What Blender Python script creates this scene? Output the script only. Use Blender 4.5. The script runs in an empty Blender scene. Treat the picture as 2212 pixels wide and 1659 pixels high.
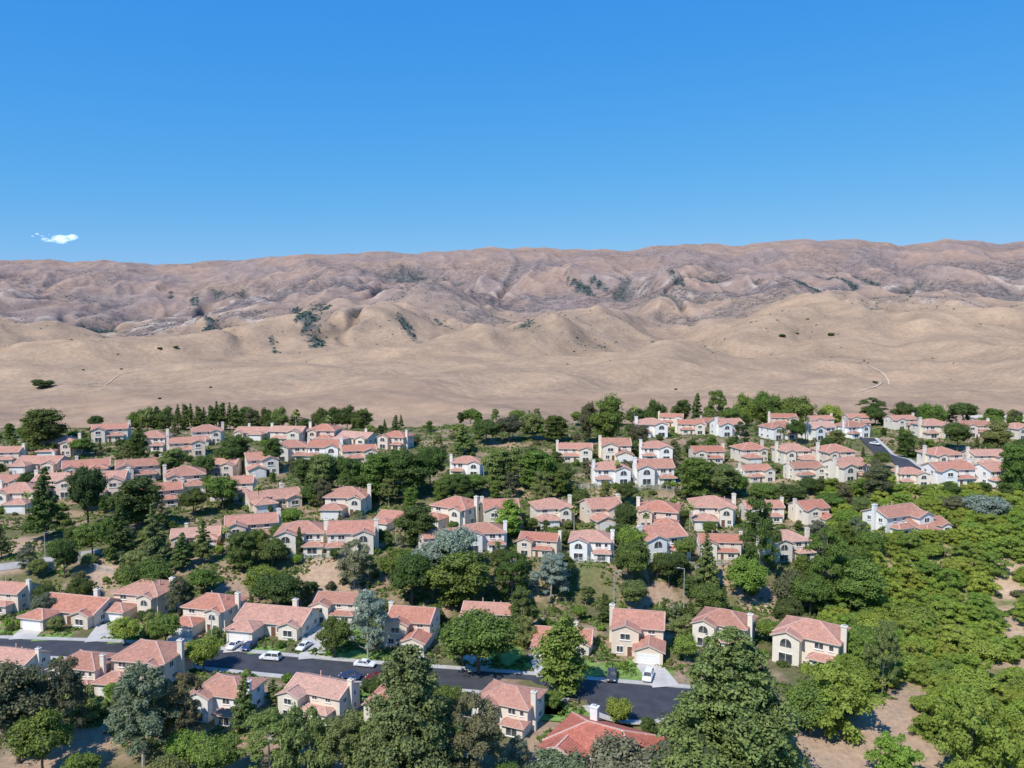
import bpy, math, random, time
import numpy as np
from mathutils import Vector, Matrix
random.seed(7); rng=np.random.default_rng(11)
D=bpy.data; scene=bpy.context.scene; COL=scene.collection
scene.view_settings.view_transform='Standard'
try: scene.view_settings.look='None'
except Exception: pass
scene.view_settings.exposure=0
T00=time.time()

# ------------------------------------------------------------ noise
_p=rng.permutation(256); _perm=np.concatenate([_p,_p,_p]); _ang=rng.random(256)*2*np.pi
_gx=np.cos(_ang); _gy=np.sin(_ang)
def pn(x,y):
    x=np.asarray(x,float); y=np.asarray(y,float)
    xi=np.floor(x).astype(int); yi=np.floor(y).astype(int); xf=x-xi; yf=y-yi
    u=xf*xf*xf*(xf*(xf*6-15)+10); v=yf*yf*yf*(yf*(yf*6-15)+10)
    def g(ix,iy,dx,dy):
        h=_perm[_perm[ix&255]+(iy&255)]; return _gx[h]*dx+_gy[h]*dy
    a=g(xi,yi,xf,yf); b=g(xi+1,yi,xf-1,yf); c=g(xi,yi+1,xf,yf-1); d=g(xi+1,yi+1,xf-1,yf-1)
    return 1.5*((a*(1-u)+b*u)*(1-v)+(c*(1-u)+d*u)*v)
def fbm(x,y,o=4,s=0.0):
    r=0;a=1;t=0
    for i in range(o):
        r=r+a*pn(x*2**i+s+i*17.3,y*2**i+s*1.7+i*9.1); t+=a; a*=.5
    return r/t
def ridged(x,y,o=5,s=0.0,gain=.5):
    r=0;a=1;t=0;w=1
    for i in range(o):
        n=1-np.sqrt(pn(x*2**i+s+i*13.7,y*2**i+s*2.1+i*5.9)**2+.003)*1.6
        n=np.clip(n,0,1)**1.6*w; w=np.clip(n*1.6,0,1); r=r+a*n; t+=a; a*=gain
    return r/t
def sstep(a,b,x):
    t=np.clip((x-a)/(b-a),0,1); return t*t*(3-2*t)

# ------------------------------------------------------------ view model and terrain
CZ=75.0; FP=1736.0; TH=math.atan(129.5/FP)
def ray(px,py):
    a=(px-1106)/FP; b=(829.5-py)/FP
    return a, math.cos(TH)+b*math.sin(TH), -math.sin(TH)+b*math.cos(TH)
RX=[-600,0,200,330,400,480,600,750,900,1080,1280,1380,1480,1580,1700,1850,1900,1940,1985,2040,2100,2130,2212,2900]
RY=[575,560,563,569,570,562,553,544,547,535,536,539,525,531,518,518,524,533,522,517,520,524,524,550]
RU=[];RZ=[]
DR=3600.0
for a,b in zip(RX,RY):
    dx,dy,dz=ray(a,b); RU.append(dx/dy); RZ.append(CZ+dz/dy*DR)
PR=([0,120,150,206,229,268,292,345,370,418,470,560,900,1200],[-6,-3,0,0,8,10,16.5,17.5,21.5,23,6,-6,-7,-5])
PL=([0,120,150,206,229,268,345,420,475,560,900,1200],[-6,-3,0,0,6.5,10,16.5,20,5,-6,-7,-5])
CHW=([1150,1400,1800,2200,2800,3200,3450],[0,.45,.9,1,.9,.4,0])
def chan(x,y):
    wx=x+110*fbm(x/330,y/330,3,12.3)
    a=pn((wx+.42*y)/420+.3,y/1500+4.1); b=pn((wx-.30*y)/390+7.3,y/1300+9.7)
    a=np.minimum(np.abs(a),np.abs(b)*1.15)
    mk=sstep(-.22,.2,fbm(x/520,y/600,2,66.1))*np.interp(y,*CHW)
    return a,mk
def hb(x,y):
    x=np.asarray(x,float); y=np.asarray(y,float)
    s=sstep(10,80,-x)
    z=np.interp(y,*PR)*(1-s)+np.interp(y,*PL)*s
    an=np.interp(y,[0,140,150,206,220,300,420,480,900,1300],[1,.8,0,0,.5,.7,.8,1.5,2.0,1.5])
    z=z+an*fbm(x/26,y/26,3,3.1)
    z=z+sstep(85,150,x)*sstep(150,215,y)*(1-sstep(300,360,y))*5
    z=z+13*np.exp(-(((x+60)/75)**2+((y-600)/60)**2))*sstep(450,520,y)
    z=z+12*fbm(x/150,y/130,2,14.4)*sstep(480,640,y)
    far=y>700
    if np.any(far):
        yy=np.maximum(y,700.0); u=x/yy
        zr=np.interp(u,RU,RZ)
        p=np.interp(yy,[700,850,1000,1150,1350,1600,1900,2200,2600,2900,3200,3400,3600,3800,5600],[0,.006,.022,.045,.085,.145,.225,.32,.45,.585,.75,.88,1,.93,.8])
        wx=x+190*fbm(x/800,yy/900,3,7.7); wy=yy+190*fbm(x/700,yy/800,2,21.7)
        r0=ridged((wx-.42*wy)/560,wy/1250,3,52.2,.36)-.45
        r00=ridged((wx+.5*wy)/330,wy/700,2,152.2,.36)-.45
        r1=ridged((wx+.30*wy)/680,wy/1600,5,2.2,.42)-.45
        wx2=wx+45*fbm(x/140,yy/160,3,37.7)
        r2=ridged((wx2-.2*wy)/220,wy/560,4,5.4)-.45
        r3=ridged((wx2+.2*wy)/85,wy/190,3,8.4)-.45
        f1=fbm(x/560,yy/460,2,31.1)
        f2=fbm(x/190,yy/210,3,41.1)
        A=lambda v: np.interp(yy,[700,1000,1400,1800,2200,2700,3100,3400,3600,3900,5600],v)
        z=z+(zr+5)*p + r0*A([0,22,54,74,60,38,12,0,0,0,0])+ r00*A([0,12,22,22,12,4,0,0,0,0,0])+ r1*A([0,0,6,28,66,94,74,26,6,14,20]) + r2*A([0,0,2,8,22,30,30,18,7,8,8]) + r3*A([0,.2,.7,2,6,10,11,7,4,2,2]) \
          + f1*A([0,16,34,44,38,26,20,10,2,14,30]) + f2*A([0,6,9,9,7,6,5,4,3,2,2])
        a,mk=chan(x,yy)
        z=z-mk*np.exp(-(a/.075)**2)*A([0,3,14,26,38,44,30,8,0,0,0])
    return z

# ------------------------------------------------------------ houses list: px, front-base py, width px, type, yaw, wall
H=[ # south side of street, seen from the back
 (35,1478,120,'t5',-14,'cream'),(190,1492,120,'t4',-12,'cream'),(325,1490,150,'t1b',-10,'beige'),(495,1560,135,'t4',-14,'white'),
 (697,1560,155,'t5',-22,'cream'),(862,1575,120,'t4',-16,'cream'),(1102,1585,140,'t4',-24,'cream'),(1305,1680,240,'t6',-30,'white'),
 # north side, garages to the street
 (15,1328,120,'t5',-10,'beige'),(170,1352,170,'t3',-14,'beige'),(318,1335,125,'t1',-12,'beige'),(462,1364,120,'t1',-14,'cream'),
 (600,1378,175,'t3',-12,'cream'),(738,1345,115,'t5',-8,'cream'),(890,1398,115,'t2',-10,'beige'),(1055,1370,120,'t5',-8,'beige'),
 (1215,1414,145,'t3',-10,'cream'),(1378,1418,130,'t2',-12,'beige'),(1565,1402,125,'t4',-30,'cream'),(1752,1442,155,'t4',-34,'cream'),
 # row above the bank
 (425,1182,110,'t3',12,'pink'),(545,1180,120,'t5',8,'pink'),(655,1200,115,'t4',-6,'cream'),(762,1200,115,'t4b',-8,'cream'),(955,1198,100,'t5',4,'beige'),
 (1045,1192,95,'t4',4,'white'),(1166,1205,90,'t5',2,'beige'),(1276,1222,98,'t4',-5,'white'),(1420,1218,112,'t4b',4,'white'),(1552,1215,98,'t5',6,'cream'),(1690,1222,100,'t4',8,'cream'),
 # fourth row, fronts
 (752,1118,120,'t1',-18,'cream'),(868,1146,110,'t3',-10,'cream'),(985,1140,112,'t1',-24,'cream'),(1082,1142,88,'t2',0,'cream'),
 (1192,1138,92,'t1',-4,'cream'),(1303,1140,88,'t2',4,'beige'),(1422,1146,98,'t1',0,'pink'),(1537,1140,108,'t1',6,'cream'),(1645,1132,92,'t5',8,'cream'),
 (1752,1136,75,'t2',10,'cream'),(1930,1163,130,'t5',14,'white'),(1995,1158,90,'t3',10,'white'),
 # pink roofs on the hillside
 (12,1008,80,'t5',8,'pink'),(92,1022,100,'t3',14,'pink'),(188,1030,100,'t3',10,'pink'),(300,1044,100,'t5',14,'pink'),(402,1066,115,'t1',20,'pink'),
 (505,1082,95,'t5',16,'cream'),(590,1104,140,'t3',24,'cream'),(45,1104,95,'t1',12,'cream'),(132,1078,110,'t5',10,'pink'),(8,1060,95,'t3',6,'pink'),(235,1080,100,'t2',12,'pink'),
 (345,1100,100,'t5',14,'pink'),(135,988,75,'t1',10,'pink'),(480,1034,80,'t5',10,'pink'),(565,1030,75,'t2',12,'cream'),
 (240,955,115,'t5',14,'cream'),(332,976,80,'t4',12,'cream'),(405,985,80,'t5',18,'beige'),(448,962,70,'t1',6,'cream'),(550,950,80,'t3',8,'beige'),
 (625,962,85,'t5',10,'cream'),(700,958,80,'t1',-6,'pink'),(772,962,85,'t3',-12,'cream'),(632,998,85,'t4',14,'cream'),(705,1000,80,'t4b',-8,'white'),
 (775,1004,80,'t5',12,'cream'),(857,972,65,'t4',-20,'beige'),
 # white houses above the second bank
 (1010,1030,70,'t4',10,'white'),(1242,998,80,'t5',4,'cream'),(1330,996,75,'t2',-6,'cream'),(1415,996,70,'t4',2,'white'),(1317,1050,82,'t4',0,'white'),
 (1410,1052,90,'t4b',3,'white'),(1526,1002,75,'t5',4,'cream'),(1620,1000,70,'t1',4,'cream'),(1712,1004,75,'t1',8,'cream'),(1802,1006,78,'t1',10,'cream'),
 (1628,1042,72,'t5',6,'cream'),(1735,1042,78,'t5',8,'cream'),(1826,1050,82,'t4b',10,'cream'),(1962,1058,66,'t4',8,'cream'),(2048,1060,100,'t5',12,'white'),(2143,1058,80,'t4b',14,'white'),
 (2032,1014,78,'t1',12,'cream'),(2126,1014,82,'t5',14,'cream'),
 # uppermost row
 (1405,945,72,'t4',-4,'white'),(1490,938,62,'t5',2,'cream'),(1570,944,64,'t4b',2,'white'),(1676,950,62,'t4',4,'white'),(1764,952,66,'t4b',6,'white'),
 (1836,948,60,'t4',8,'white'),(1945,930,62,'t5',10,'cream'),(2010,948,70,'t4',12,'cream'),(1450,922,55,'t5',0,'cream'),(1528,922,55,'t3',4,'pink'),
 (1690,925,60,'t5',4,'pink'),(1770,927,58,'t5',4,'cream'),(1850,922,56,'t5',4,'pink'),(2100,945,70,'t5',12,'beige'),(2195,950,60,'t4',12,'cream')]
def P(px,py,far=False,fn=hb):
    dx,dy,dz=ray(px,py)
    ds=np.arange(105,520,.25) if not far else np.arange(520,4400,1.5)
    x=dx/dy*ds; z=CZ+dz/dy*ds
    k=np.nonzero(z<=fn(x,ds))[0]
    i=k[0] if len(k) else len(ds)-1
    d=float(ds[i]); x=float(x[i])
    return x,d,float(fn(np.array([x]),np.array([d]))[0])
W0={'t1':13.,'t2':12.,'t3':16.5,'t4':12.6,'t4b':12.6,'t5':14.5,'t6':16.,'t1b':13.}
HW=[]
rj=random.Random(5)
for i,(px,py,w,t,yaw,wall) in enumerate(H):
    x,y,z=P(px,py)
    s=min(1.12,max(.80,w*y/FP/W0[t]/1.05))
    y+=5*s; x*=(y)/(y-5*s)
    z=float(hb(np.array([x]),np.array([y]))[0])
    mir=1
    if i>=20:
        yaw+=rj.uniform(-17,17); mir=rj.choice((1,-1))
        if wall=='cream' and rj.random()<.12: wall='beige'
    HW.append([x,y,z,s,t,yaw,wall,px,mir])
hx=np.array([h[0] for h in HW]); hy=np.array([h[1] for h in HW]); hz=np.array([h[2] for h in HW])
def hf(x,y):
    x=np.asarray(x,float); y=np.asarray(y,float)
    z=hb(x,y)
    m=(y<480)
    if np.any(m):
        xs=x[m]; ys=y[m]; n_=np.zeros(len(xs)); d_=np.zeros(len(xs)); m_=np.zeros(len(xs))
        bb=(xs.min()-14,xs.max()+14,ys.min()-14,ys.max()+14)
        for a,b,c in zip(hx,hy,hz):
            if a<bb[0] or a>bb[1] or b<bb[2] or b>bb[3]: continue
            r=np.hypot(xs-a,ys-b); w=1-sstep(7.5,14,r); n_+=w*w*c; d_+=w*w; m_=np.maximum(m_,w)
        zz=z[m]; q=d_>0
        zz[q]=zz[q]*(1-m_[q])+m_[q]*n_[q]/d_[q]; z[m]=zz
    return z
def h1(x,y): return float(hf(np.array([float(x)]),np.array([float(y)]))[0])

# ------------------------------------------------------------ materials
def newmat(n):
    m=D.materials.new(n); m.use_nodes=True; nt=m.node_tree
    b=nt.nodes['Principled BSDF']; return m,nt,b
def N(nt,t,**k):
    n=nt.nodes.new(t)
    for a,v in k.items(): setattr(n,a,v)
    return n
def ramp(nt,fac,stops):
    r=N(nt,'ShaderNodeValToRGB'); e=r.color_ramp.elements
    while len(e)<len(stops): e.new(.5)
    for i,(p,c) in enumerate(stops): e[i].position=p; e[i].color=(*c,1)
    nt.links.new(fac,r.inputs[0]); return r.outputs[0]
def noise(nt,scale,detail=4,coord='Object',rough=.6):
    t=N(nt,'ShaderNodeTexCoord'); n=N(nt,'ShaderNodeTexNoise'); n.inputs['Scale'].default_value=scale
    n.inputs['Detail'].default_value=detail; n.inputs['Roughness'].default_value=rough
    nt.links.new(t.outputs[coord],n.inputs['Vector']); return n.outputs['Fac']
def mixc(nt,fac,a,b,mode='MIX'):
    m=N(nt,'ShaderNodeMix',data_type='RGBA',blend_type=mode)
    for i,v in ((0,fac),(6,a),(7,b)):
        if isinstance(v,bpy.types.NodeSocket): nt.links.new(v,m.inputs[i])
        elif isinstance(v,(int,float)): m.inputs[i].default_value=v
        else: m.inputs[i].default_value=(*v,1)
    return m.outputs[2]
def simple(name,col,rough=.8,var=.15,scale=2.,metal=0,spec=.3,objvar=0,bump=0):
    m,nt,b=newmat(name)
    c0=tuple(max(0,c*(1-var)) for c in col); c1=tuple(min(1,c*(1+var)) for c in col)
    c=ramp(nt,noise(nt,scale),[(.3,c0),(.7,c1)])
    if objvar:
        oi=N(nt,'ShaderNodeObjectInfo')
        v=ramp(nt,oi.outputs['Random'],[(0,(1-objvar,)*3),(1,(1,1,1))])
        c=mixc(nt,1.0,c,v,'MULTIPLY')
    nt.links.new(c,b.inputs['Base Color']); b.inputs['Roughness'].default_value=rough; b.inputs['Metallic'].default_value=metal
    b.inputs['Specular IOR Level'].default_value=spec
    if bump:
        bn=N(nt,'ShaderNodeBump'); bn.inputs['Strength'].default_value=bump; nt.links.new(noise(nt,scale*6),bn.inputs['Height']); nt.links.new(bn.outputs[0],b.inputs['Normal'])
    return m
def leafmat(name,stops,scale=.5,trans=.35):
    m,nt,b=newmat(name); out=[n for n in nt.nodes if n.type=='OUTPUT_MATERIAL'][0]; nt.nodes.remove(b)
    g=N(nt,'ShaderNodeNewGeometry'); oi=N(nt,'ShaderNodeObjectInfo')
    ma=N(nt,'ShaderNodeMath',operation='MULTIPLY_ADD'); nt.links.new(g.outputs['Random Per Island'],ma.inputs[0]); ma.inputs[1].default_value=.45
    nz=noise(nt,scale,3); mb=N(nt,'ShaderNodeMath',operation='MULTIPLY'); nt.links.new(nz,mb.inputs[0]); mb.inputs[1].default_value=.6
    nt.links.new(mb.outputs[0],ma.inputs[2])
    c=ramp(nt,ma.outputs[0],stops)
    v=ramp(nt,oi.outputs['Random'],[(0,(.76,.82,.84)),(.2,(1.12,.98,.86)),(.4,(.86,.92,.84)),(.6,(.92,1.04,.82)),(.8,(1.1,1.1,1.0)),(1,(1.28,1.18,.98))])
    c=mixc(nt,1.0,c,v,'MULTIPLY')
    d=N(nt,'ShaderNodeBsdfDiffuse'); t=N(nt,'ShaderNodeBsdfTranslucent'); mx=N(nt,'ShaderNodeMixShader'); mx.inputs[0].default_value=trans
    nt.links.new(c,d.inputs[0]); nt.links.new(c,t.inputs[0]); nt.links.new(d.outputs[0],mx.inputs[1]); nt.links.new(t.outputs[0],mx.inputs[2]); nt.links.new(mx.outputs[0],out.inputs[0])
    return m
M={}
LG=1.95
def lm(n,dk,md,lt,**k): M[n]=leafmat('foliage_'+n,[(p,tuple(min(.6,c*LG) for c in q)) for p,q in ((.2,dk),(.5,md),(.85,lt))],**k)
lm('dark',(.030,.046,.016),(.060,.084,.029),(.108,.138,.05))
lm('mid',(.046,.070,.018),(.086,.124,.033),(.145,.192,.058))
lm('bright',(.074,.106,.022),(.132,.182,.040),(.19,.245,.066))
lm('olive',(.070,.082,.034),(.125,.144,.054),(.19,.21,.085))
lm('grey',(.06,.070,.046),(.11,.122,.084),(.19,.20,.145))
lm('silver',(.10,.112,.10),(.19,.205,.19),(.29,.305,.29))
lm('brown',(.056,.054,.034),(.095,.092,.054),(.145,.14,.084))
lm('pine',(.048,.064,.025),(.09,.114,.044),(.15,.175,.072))
lm('yellow',(.098,.125,.024),(.168,.20,.04),(.23,.265,.072))
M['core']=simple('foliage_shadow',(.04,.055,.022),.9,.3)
M['bark']=simple('bark',(.16,.125,.09),.9,.3,3)
M['palebark']=simple('pale_bark',(.38,.34,.29),.9,.25,2)
WALLC={'cream':(.80,.72,.60),'white':(.85,.83,.79),'beige':(.74,.62,.50),'pink':(.75,.60,.49)}
for k,c in WALLC.items(): M['w_'+k]=simple('stucco_'+k,c,.9,.05,1.2,objvar=.1,bump=.1)
def roofmat(name,stops):
    m,nt,b=newmat(name)
    oi=N(nt,'ShaderNodeObjectInfo')
    base=ramp(nt,oi.outputs['Random'],stops)
    uvm=N(nt,'ShaderNodeUVMap')
    br=N(nt,'ShaderNodeTexBrick'); br.inputs['Scale'].default_value=1.0
    br.inputs['Brick Width'].default_value=.33; br.inputs['Row Height'].default_value=.4; br.inputs['Mortar Size'].default_value=.03
    br.inputs['Color1'].default_value=(.84,.84,.84,1); br.inputs['Color2'].default_value=(1.14,1.10,1.08,1); br.inputs['Mortar'].default_value=(.6,.56,.54,1)
    nt.links.new(uvm.outputs[0],br.inputs['Vector'])
    c=mixc(nt,1.,base,br.outputs['Color'],'MULTIPLY')
    w=ramp(nt,noise(nt,.9,6),[(.3,(.78,.79,.80)),(.65,(1.1,1.08,1.07))])
    c=mixc(nt,1.,c,w,'MULTIPLY'); nt.links.new(c,b.inputs['Base Color'])
    b.inputs['Roughness'].default_value=.85; b.inputs['Specular IOR Level'].default_value=.2
    bn=N(nt,'ShaderNodeBump'); bn.inputs['Strength'].default_value=.4; bn.inputs['Distance'].default_value=.06
    nt.links.new(br.outputs['Fac'],bn.inputs['Height']); bn.invert=True; nt.links.new(bn.outputs[0],b.inputs['Normal'])
    return m
M['roof']=roofmat('clay_tile_roof',[(0,(.52,.22,.15)),(.2,(.60,.32,.235)),(.4,(.47,.235,.165)),(.6,(.60,.34,.25)),(.8,(.56,.25,.17)),(1,(.62,.39,.30))])
M['roof_red']=roofmat('red_tile_roof',[(0,(.50,.17,.115)),(1,(.53,.18,.125))])
M['cap']=simple('ridge_tile',(.62,.39,.31),.85,.2,3,objvar=.2)
M['fascia']=simple('fascia_board',(.64,.55,.46),.8,.1)
M['trim']=simple('white_trim',(.80,.78,.74),.6,.04)
M['garage']=simple('garage_door_paint',(.82,.80,.77),.55,.05)
M['door']=simple('door_paint',(.18,.09,.06),.5,.1)
m,nt,b=newmat('window_glass'); b.inputs['Base Color'].default_value=(.035,.045,.055,1); b.inputs['Roughness'].default_value=.12; b.inputs['Specular IOR Level'].default_value=.6
nt.links.new(ramp(nt,noise(nt,.7),[(.35,(.02,.026,.032)),(.7,(.15,.15,.145))]),b.inputs['Base Color']); M['glass']=m
M['asphalt']=simple('asphalt',(.055,.057,.066),.9,.25,.35,bump=.2)
M['concrete']=simple('concrete',(.46,.43,.39),.9,.14,.5,bump=.1)
M['lane']=simple('worn_lane',(.36,.34,.31),.9,.16,.5,bump=.1)
M['drive']=simple('driveway_concrete',(.52,.48,.43),.9,.16,.3)
M['lawn']=simple('lawn_grass',(.18,.27,.065),.95,.35,.6)
M['trail']=simple('bare_trail',(.50,.40,.30),.95,.1,.1)
M['fence']=simple('fence_paint',(.62,.62,.60),.6,.08)
M['mesh']=simple('green_mesh_fence',(.25,.33,.29),.6,.08)
M['pole']=simple('galvanised_pole',(.42,.43,.43),.5,.1)
M['tyre']=simple('tyre_rubber',(.02,.02,.02),.85,.1)
M['rim']=simple('alloy_rim',(.5,.5,.52),.35,.05,metal=.8)
M['lamp']=simple('lamp_lens',(.8,.8,.78),.2,.05)
M['tail']=simple('tail_lens',(.4,.02,.02),.25,.05)
for k,c in {'white':(.8,.8,.8),'black':(.015,.015,.018),'blue':(.02,.05,.14),'red':(.16,.012,.016),'dark':(.05,.055,.06),'silver':(.45,.46,.47)}.items():
    mm=simple('car_paint_'+k,c,.3,.02,spec=.6); M['c_'+k]=mm
def groundmat():
    m,nt,b=newmat('dry_ground')
    at=N(nt,'ShaderNodeAttribute'); at.attribute_name='tint'
    n1=ramp(nt,noise(nt,.9,8),[(.25,(.68,.68,.70)),(.75,(1.25,1.22,1.2))])
    n2=ramp(nt,noise(nt,.06,8),[(.25,(.82,.80,.80)),(.75,(1.12,1.1,1.08))])
    n3=ramp(nt,noise(nt,.011,8,rough=.7),[(.3,(.86,.84,.84)),(.7,(1.08,1.06,1.05))])
    c=mixc(nt,1.,at.outputs['Color'],n1,'MULTIPLY'); c=mixc(nt,1.,c,n2,'MULTIPLY'); c=mixc(nt,1.,c,n3,'MULTIPLY')
    nt.links.new(c,b.inputs['Base Color']); b.inputs['Roughness'].default_value=.95; b.inputs['Specular IOR Level'].default_value=.05
    return m
M['ground']=groundmat()
def hillmat():
    m,nt,b=newmat('dry_hills')
    at=N(nt,'ShaderNodeAttribute'); at.attribute_name='tint'
    n1=ramp(nt,noise(nt,.16,8),[(.3,(.84,.83,.83)),(.7,(1.12,1.11,1.11))])
    n2=ramp(nt,noise(nt,.022,9,rough=.72),[(.33,(.84,.83,.84)),(.62,(1.08,1.07,1.06))])
    c=mixc(nt,1.,at.outputs['Color'],n1,'MULTIPLY'); c=mixc(nt,1.,c,n2,'MULTIPLY')
    sp=ramp(nt,noise(nt,.055,8,rough=.75),[(.47,(1.04,1.03,1.02)),(.55,(.58,.62,.67))])
    at2=N(nt,'ShaderNodeAttribute'); at2.attribute_name='scrub'
    cs=mixc(nt,1.,c,sp,'MULTIPLY'); c=mixc(nt,at2.outputs['Fac'],c,cs)
    nt.links.new(c,b.inputs['Base Color']); b.inputs['Roughness'].default_value=1; b.inputs['Specular IOR Level'].default_value=.0
    bn=N(nt,'ShaderNodeBump'); bn.inputs['Strength'].default_value=.45; bn.inputs['Distance'].default_value=7
    nt.links.new(noise(nt,.035,9,rough=.68),bn.inputs['Height']); nt.links.new(bn.outputs[0],b.inputs['Normal'])
    return m
M['hill']=hillmat()

# ------------------------------------------------------------ mesh helpers
class MB:
    def __init__(s): s.v=[];s.f=[];s.m=[];s.uv=[]
    def face(s,pts,m=0,uv=None):
        i=len(s.v); s.v+= [tuple(p) for p in pts]; s.f.append(tuple(range(i,i+len(pts)))); s.m.append(m)
        s.uv.append(uv if uv else [(p[0],p[1]) for p in pts])
    def box(s,x0,x1,y0,y1,z0,z1,m=0):
        a=[(x0,y0,z0),(x1,y0,z0),(x1,y1,z0),(x0,y1,z0),(x0,y0,z1),(x1,y0,z1),(x1,y1,z1),(x0,y1,z1)]
        for q in ((0,3,2,1),(4,5,6,7),(0,1,5,4),(1,2,6,5),(2,3,7,6),(3,0,4,7)): s.face([a[k] for k in q],m)
    def beam(s,p,q,w,m=0,h=None):
        p=Vector(p);q=Vector(q);d=(q-p).normalized(); up=Vector((0,0,1))
        sd=d.cross(up)
        if sd.length<.01: sd=Vector((1,0,0))
        sd.normalize(); u=sd.cross(d).normalized(); h=h or w
        c=[(-w/2,-h/2),(w/2,-h/2),(w/2,h/2),(-w/2,h/2)]
        A=[p+sd*a+u*b_ for a,b_ in c]; B=[q+sd*a+u*b_ for a,b_ in c]
        for i in range(4): s.face([A[i],A[(i+1)%4],B[(i+1)%4],B[i]],m)
        s.face(A[::-1],m); s.face(B,m)
    def tube(s,p,q,r0,r1,n=6,m=0,cap=True):
        p=Vector(p);q=Vector(q);d=(q-p).normalized(); a=Vector((1,0,0)) if abs(d.x)<.8 else Vector((0,1,0))
        u=d.cross(a).normalized(); w=d.cross(u)
        A=[p+(u*math.cos(2*math.pi*i/n)+w*math.sin(2*math.pi*i/n))*r0 for i in range(n)]
        B=[q+(u*math.cos(2*math.pi*i/n)+w*math.sin(2*math.pi*i/n))*r1 for i in range(n)]
        for i in range(n): s.face([A[i],A[(i+1)%n],B[(i+1)%n],B[i]],m)
        if cap: s.face(B,m); s.face(A[::-1],m)
    def mesh(s,name,mats,uv=False,smooth=False):
        me=D.meshes.new(name); me.from_pydata(s.v,[],s.f)
        for k in mats: me.materials.append(M[k])
        me.polygons.foreach_set('material_index',s.m)
        if uv:
            l=me.uv_layers.new(name='UVMap'); fl=[c for u in s.uv for p in u for c in p]; l.data.foreach_set('uv',fl)
        if smooth: me.polygons.foreach_set('use_smooth',[True]*len(me.polygons))
        me.update(); return me
def obj(name,me,parent=None,loc=(0,0,0),rotz=0,scale=(1,1,1)):
    o=D.objects.new(name,me); o.location=loc; o.rotation_euler=(0,0,rotz); o.scale=scale
    if parent: o.parent=parent
    COL.objects.link(o); return o
def tag(o,label,cat,group=None,kind=None):
    o['label']=label; o['category']=cat
    if group:o['group']=group
    if kind:o['kind']=kind
    return o

# ------------------------------------------------------------ terrain meshes
NC=860
us=np.linspace(-1,1,NC)
rows=list(np.arange(40,130,6))+list(np.arange(130,432,1.5))
r=rows[-1]
while r<900: r*=1.0075; rows.append(r)
KG=len(rows)-1
while r<5400: r*=1.0034; rows.append(r)
rows=np.array(rows)
Y=np.repeat(rows[:,None],NC,1); X=us[None,:]*(Y*.80+55)
Z=hf(X.ravel(),Y.ravel()).reshape(Y.shape)
def blur(a,k):
    for _ in range(k):
        p=np.pad(a,1,mode='edge'); a=(p[1:-1,:-2]+p[1:-1,2:]+p[:-2,1:-1]+p[2:,1:-1]+a)/5
    return a
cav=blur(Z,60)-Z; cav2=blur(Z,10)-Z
c3=lambda *a: np.array(a)
dry=c3(.425,.305,.205); dry2=c3(.355,.258,.178); pink=c3(.345,.245,.192); pink2=c3(.295,.228,.200); dark=c3(.150,.142,.148); soil=c3(.38,.28,.19); grn=c3(.10,.125,.045); pale=c3(.50,.42,.35); bluet=c3(.060,.092,.100)  # hill pinks and bluish chaparral tone have aerial haze mixed into the colour
def mix(a,b,t): return a*(1-t[...,None])+b*t[...,None]
one=np.ones(Y.shape+(3,))
base=one*dry
base=mix(base,dry2,sstep(-.25,.35,fbm(X/180,Y/90,4,55)))
base=base*(1-.16*np.clip(cav/14,-1,1)*sstep(700,1100,Y))[...,None]  # shading painted into the tint: folds darker, crests lighter
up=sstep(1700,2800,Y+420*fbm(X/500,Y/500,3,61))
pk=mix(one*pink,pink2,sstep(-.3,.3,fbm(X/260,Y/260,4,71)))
base=mix(base,pk,up)  # pinkish-brown cover, muted with distance as haze put into the colour
base=base*(1-.18*np.clip(cav2/6,-1,1)*sstep(1500,2100,Y))[...,None]  # finer hollows shaded by colour, small ridges lightened
vegn=fbm((X+.3*Y)/520,Y/250,5,81)
band=np.interp(Y,[1500,1850,2200,2750,3050,3350,3650],[0,.25,.95,1,.6,.3,.3])
veg=np.clip(sstep(-.18,.26,vegn+np.clip(cav,-20,20)*.007+.14*fbm(X/40,Y/34,3,3))*band,0,1)
base=mix(base,dark,veg*.55)
ca,mk=chan(X,np.maximum(Y,700.0))
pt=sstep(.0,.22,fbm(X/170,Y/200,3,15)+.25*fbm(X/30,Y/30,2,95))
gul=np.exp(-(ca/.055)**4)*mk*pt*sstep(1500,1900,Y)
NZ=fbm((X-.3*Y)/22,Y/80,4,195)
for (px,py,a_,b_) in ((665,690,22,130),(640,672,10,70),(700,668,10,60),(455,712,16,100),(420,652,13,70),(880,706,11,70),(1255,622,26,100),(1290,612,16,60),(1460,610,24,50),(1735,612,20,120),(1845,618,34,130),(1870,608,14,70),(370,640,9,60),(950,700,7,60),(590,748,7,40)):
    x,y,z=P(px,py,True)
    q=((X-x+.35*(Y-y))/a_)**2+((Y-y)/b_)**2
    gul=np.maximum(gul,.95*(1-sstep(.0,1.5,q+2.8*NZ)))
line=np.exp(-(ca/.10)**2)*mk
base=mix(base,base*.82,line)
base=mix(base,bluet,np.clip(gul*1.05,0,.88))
cl=np.exp(-((ca-.13)/.05)**2)*mk*sstep(.0,.25,fbm(X/50,Y/60,4,101))*band
base=mix(base,pale,np.clip(cl*1.1,0,.8))
zone=(1-sstep(425,455,Y+10*fbm(X/40,Y/40,2,4)))
gp=sstep(-.30,.12,fbm(X/14,Y/11,4,111))
town=mix(one*soil,grn,gp*.8)
rightm=sstep(0.44,0.50,(X/Y))
tr=mix(one*c3(.40,.31,.20),c3(.18,.20,.07),sstep(-.1,.25,fbm(X/9,Y/9,3,121)))
town=mix(town,tr,rightm*(Y<300))
NB=fbm(X/5,Y/5,3,31)
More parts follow.
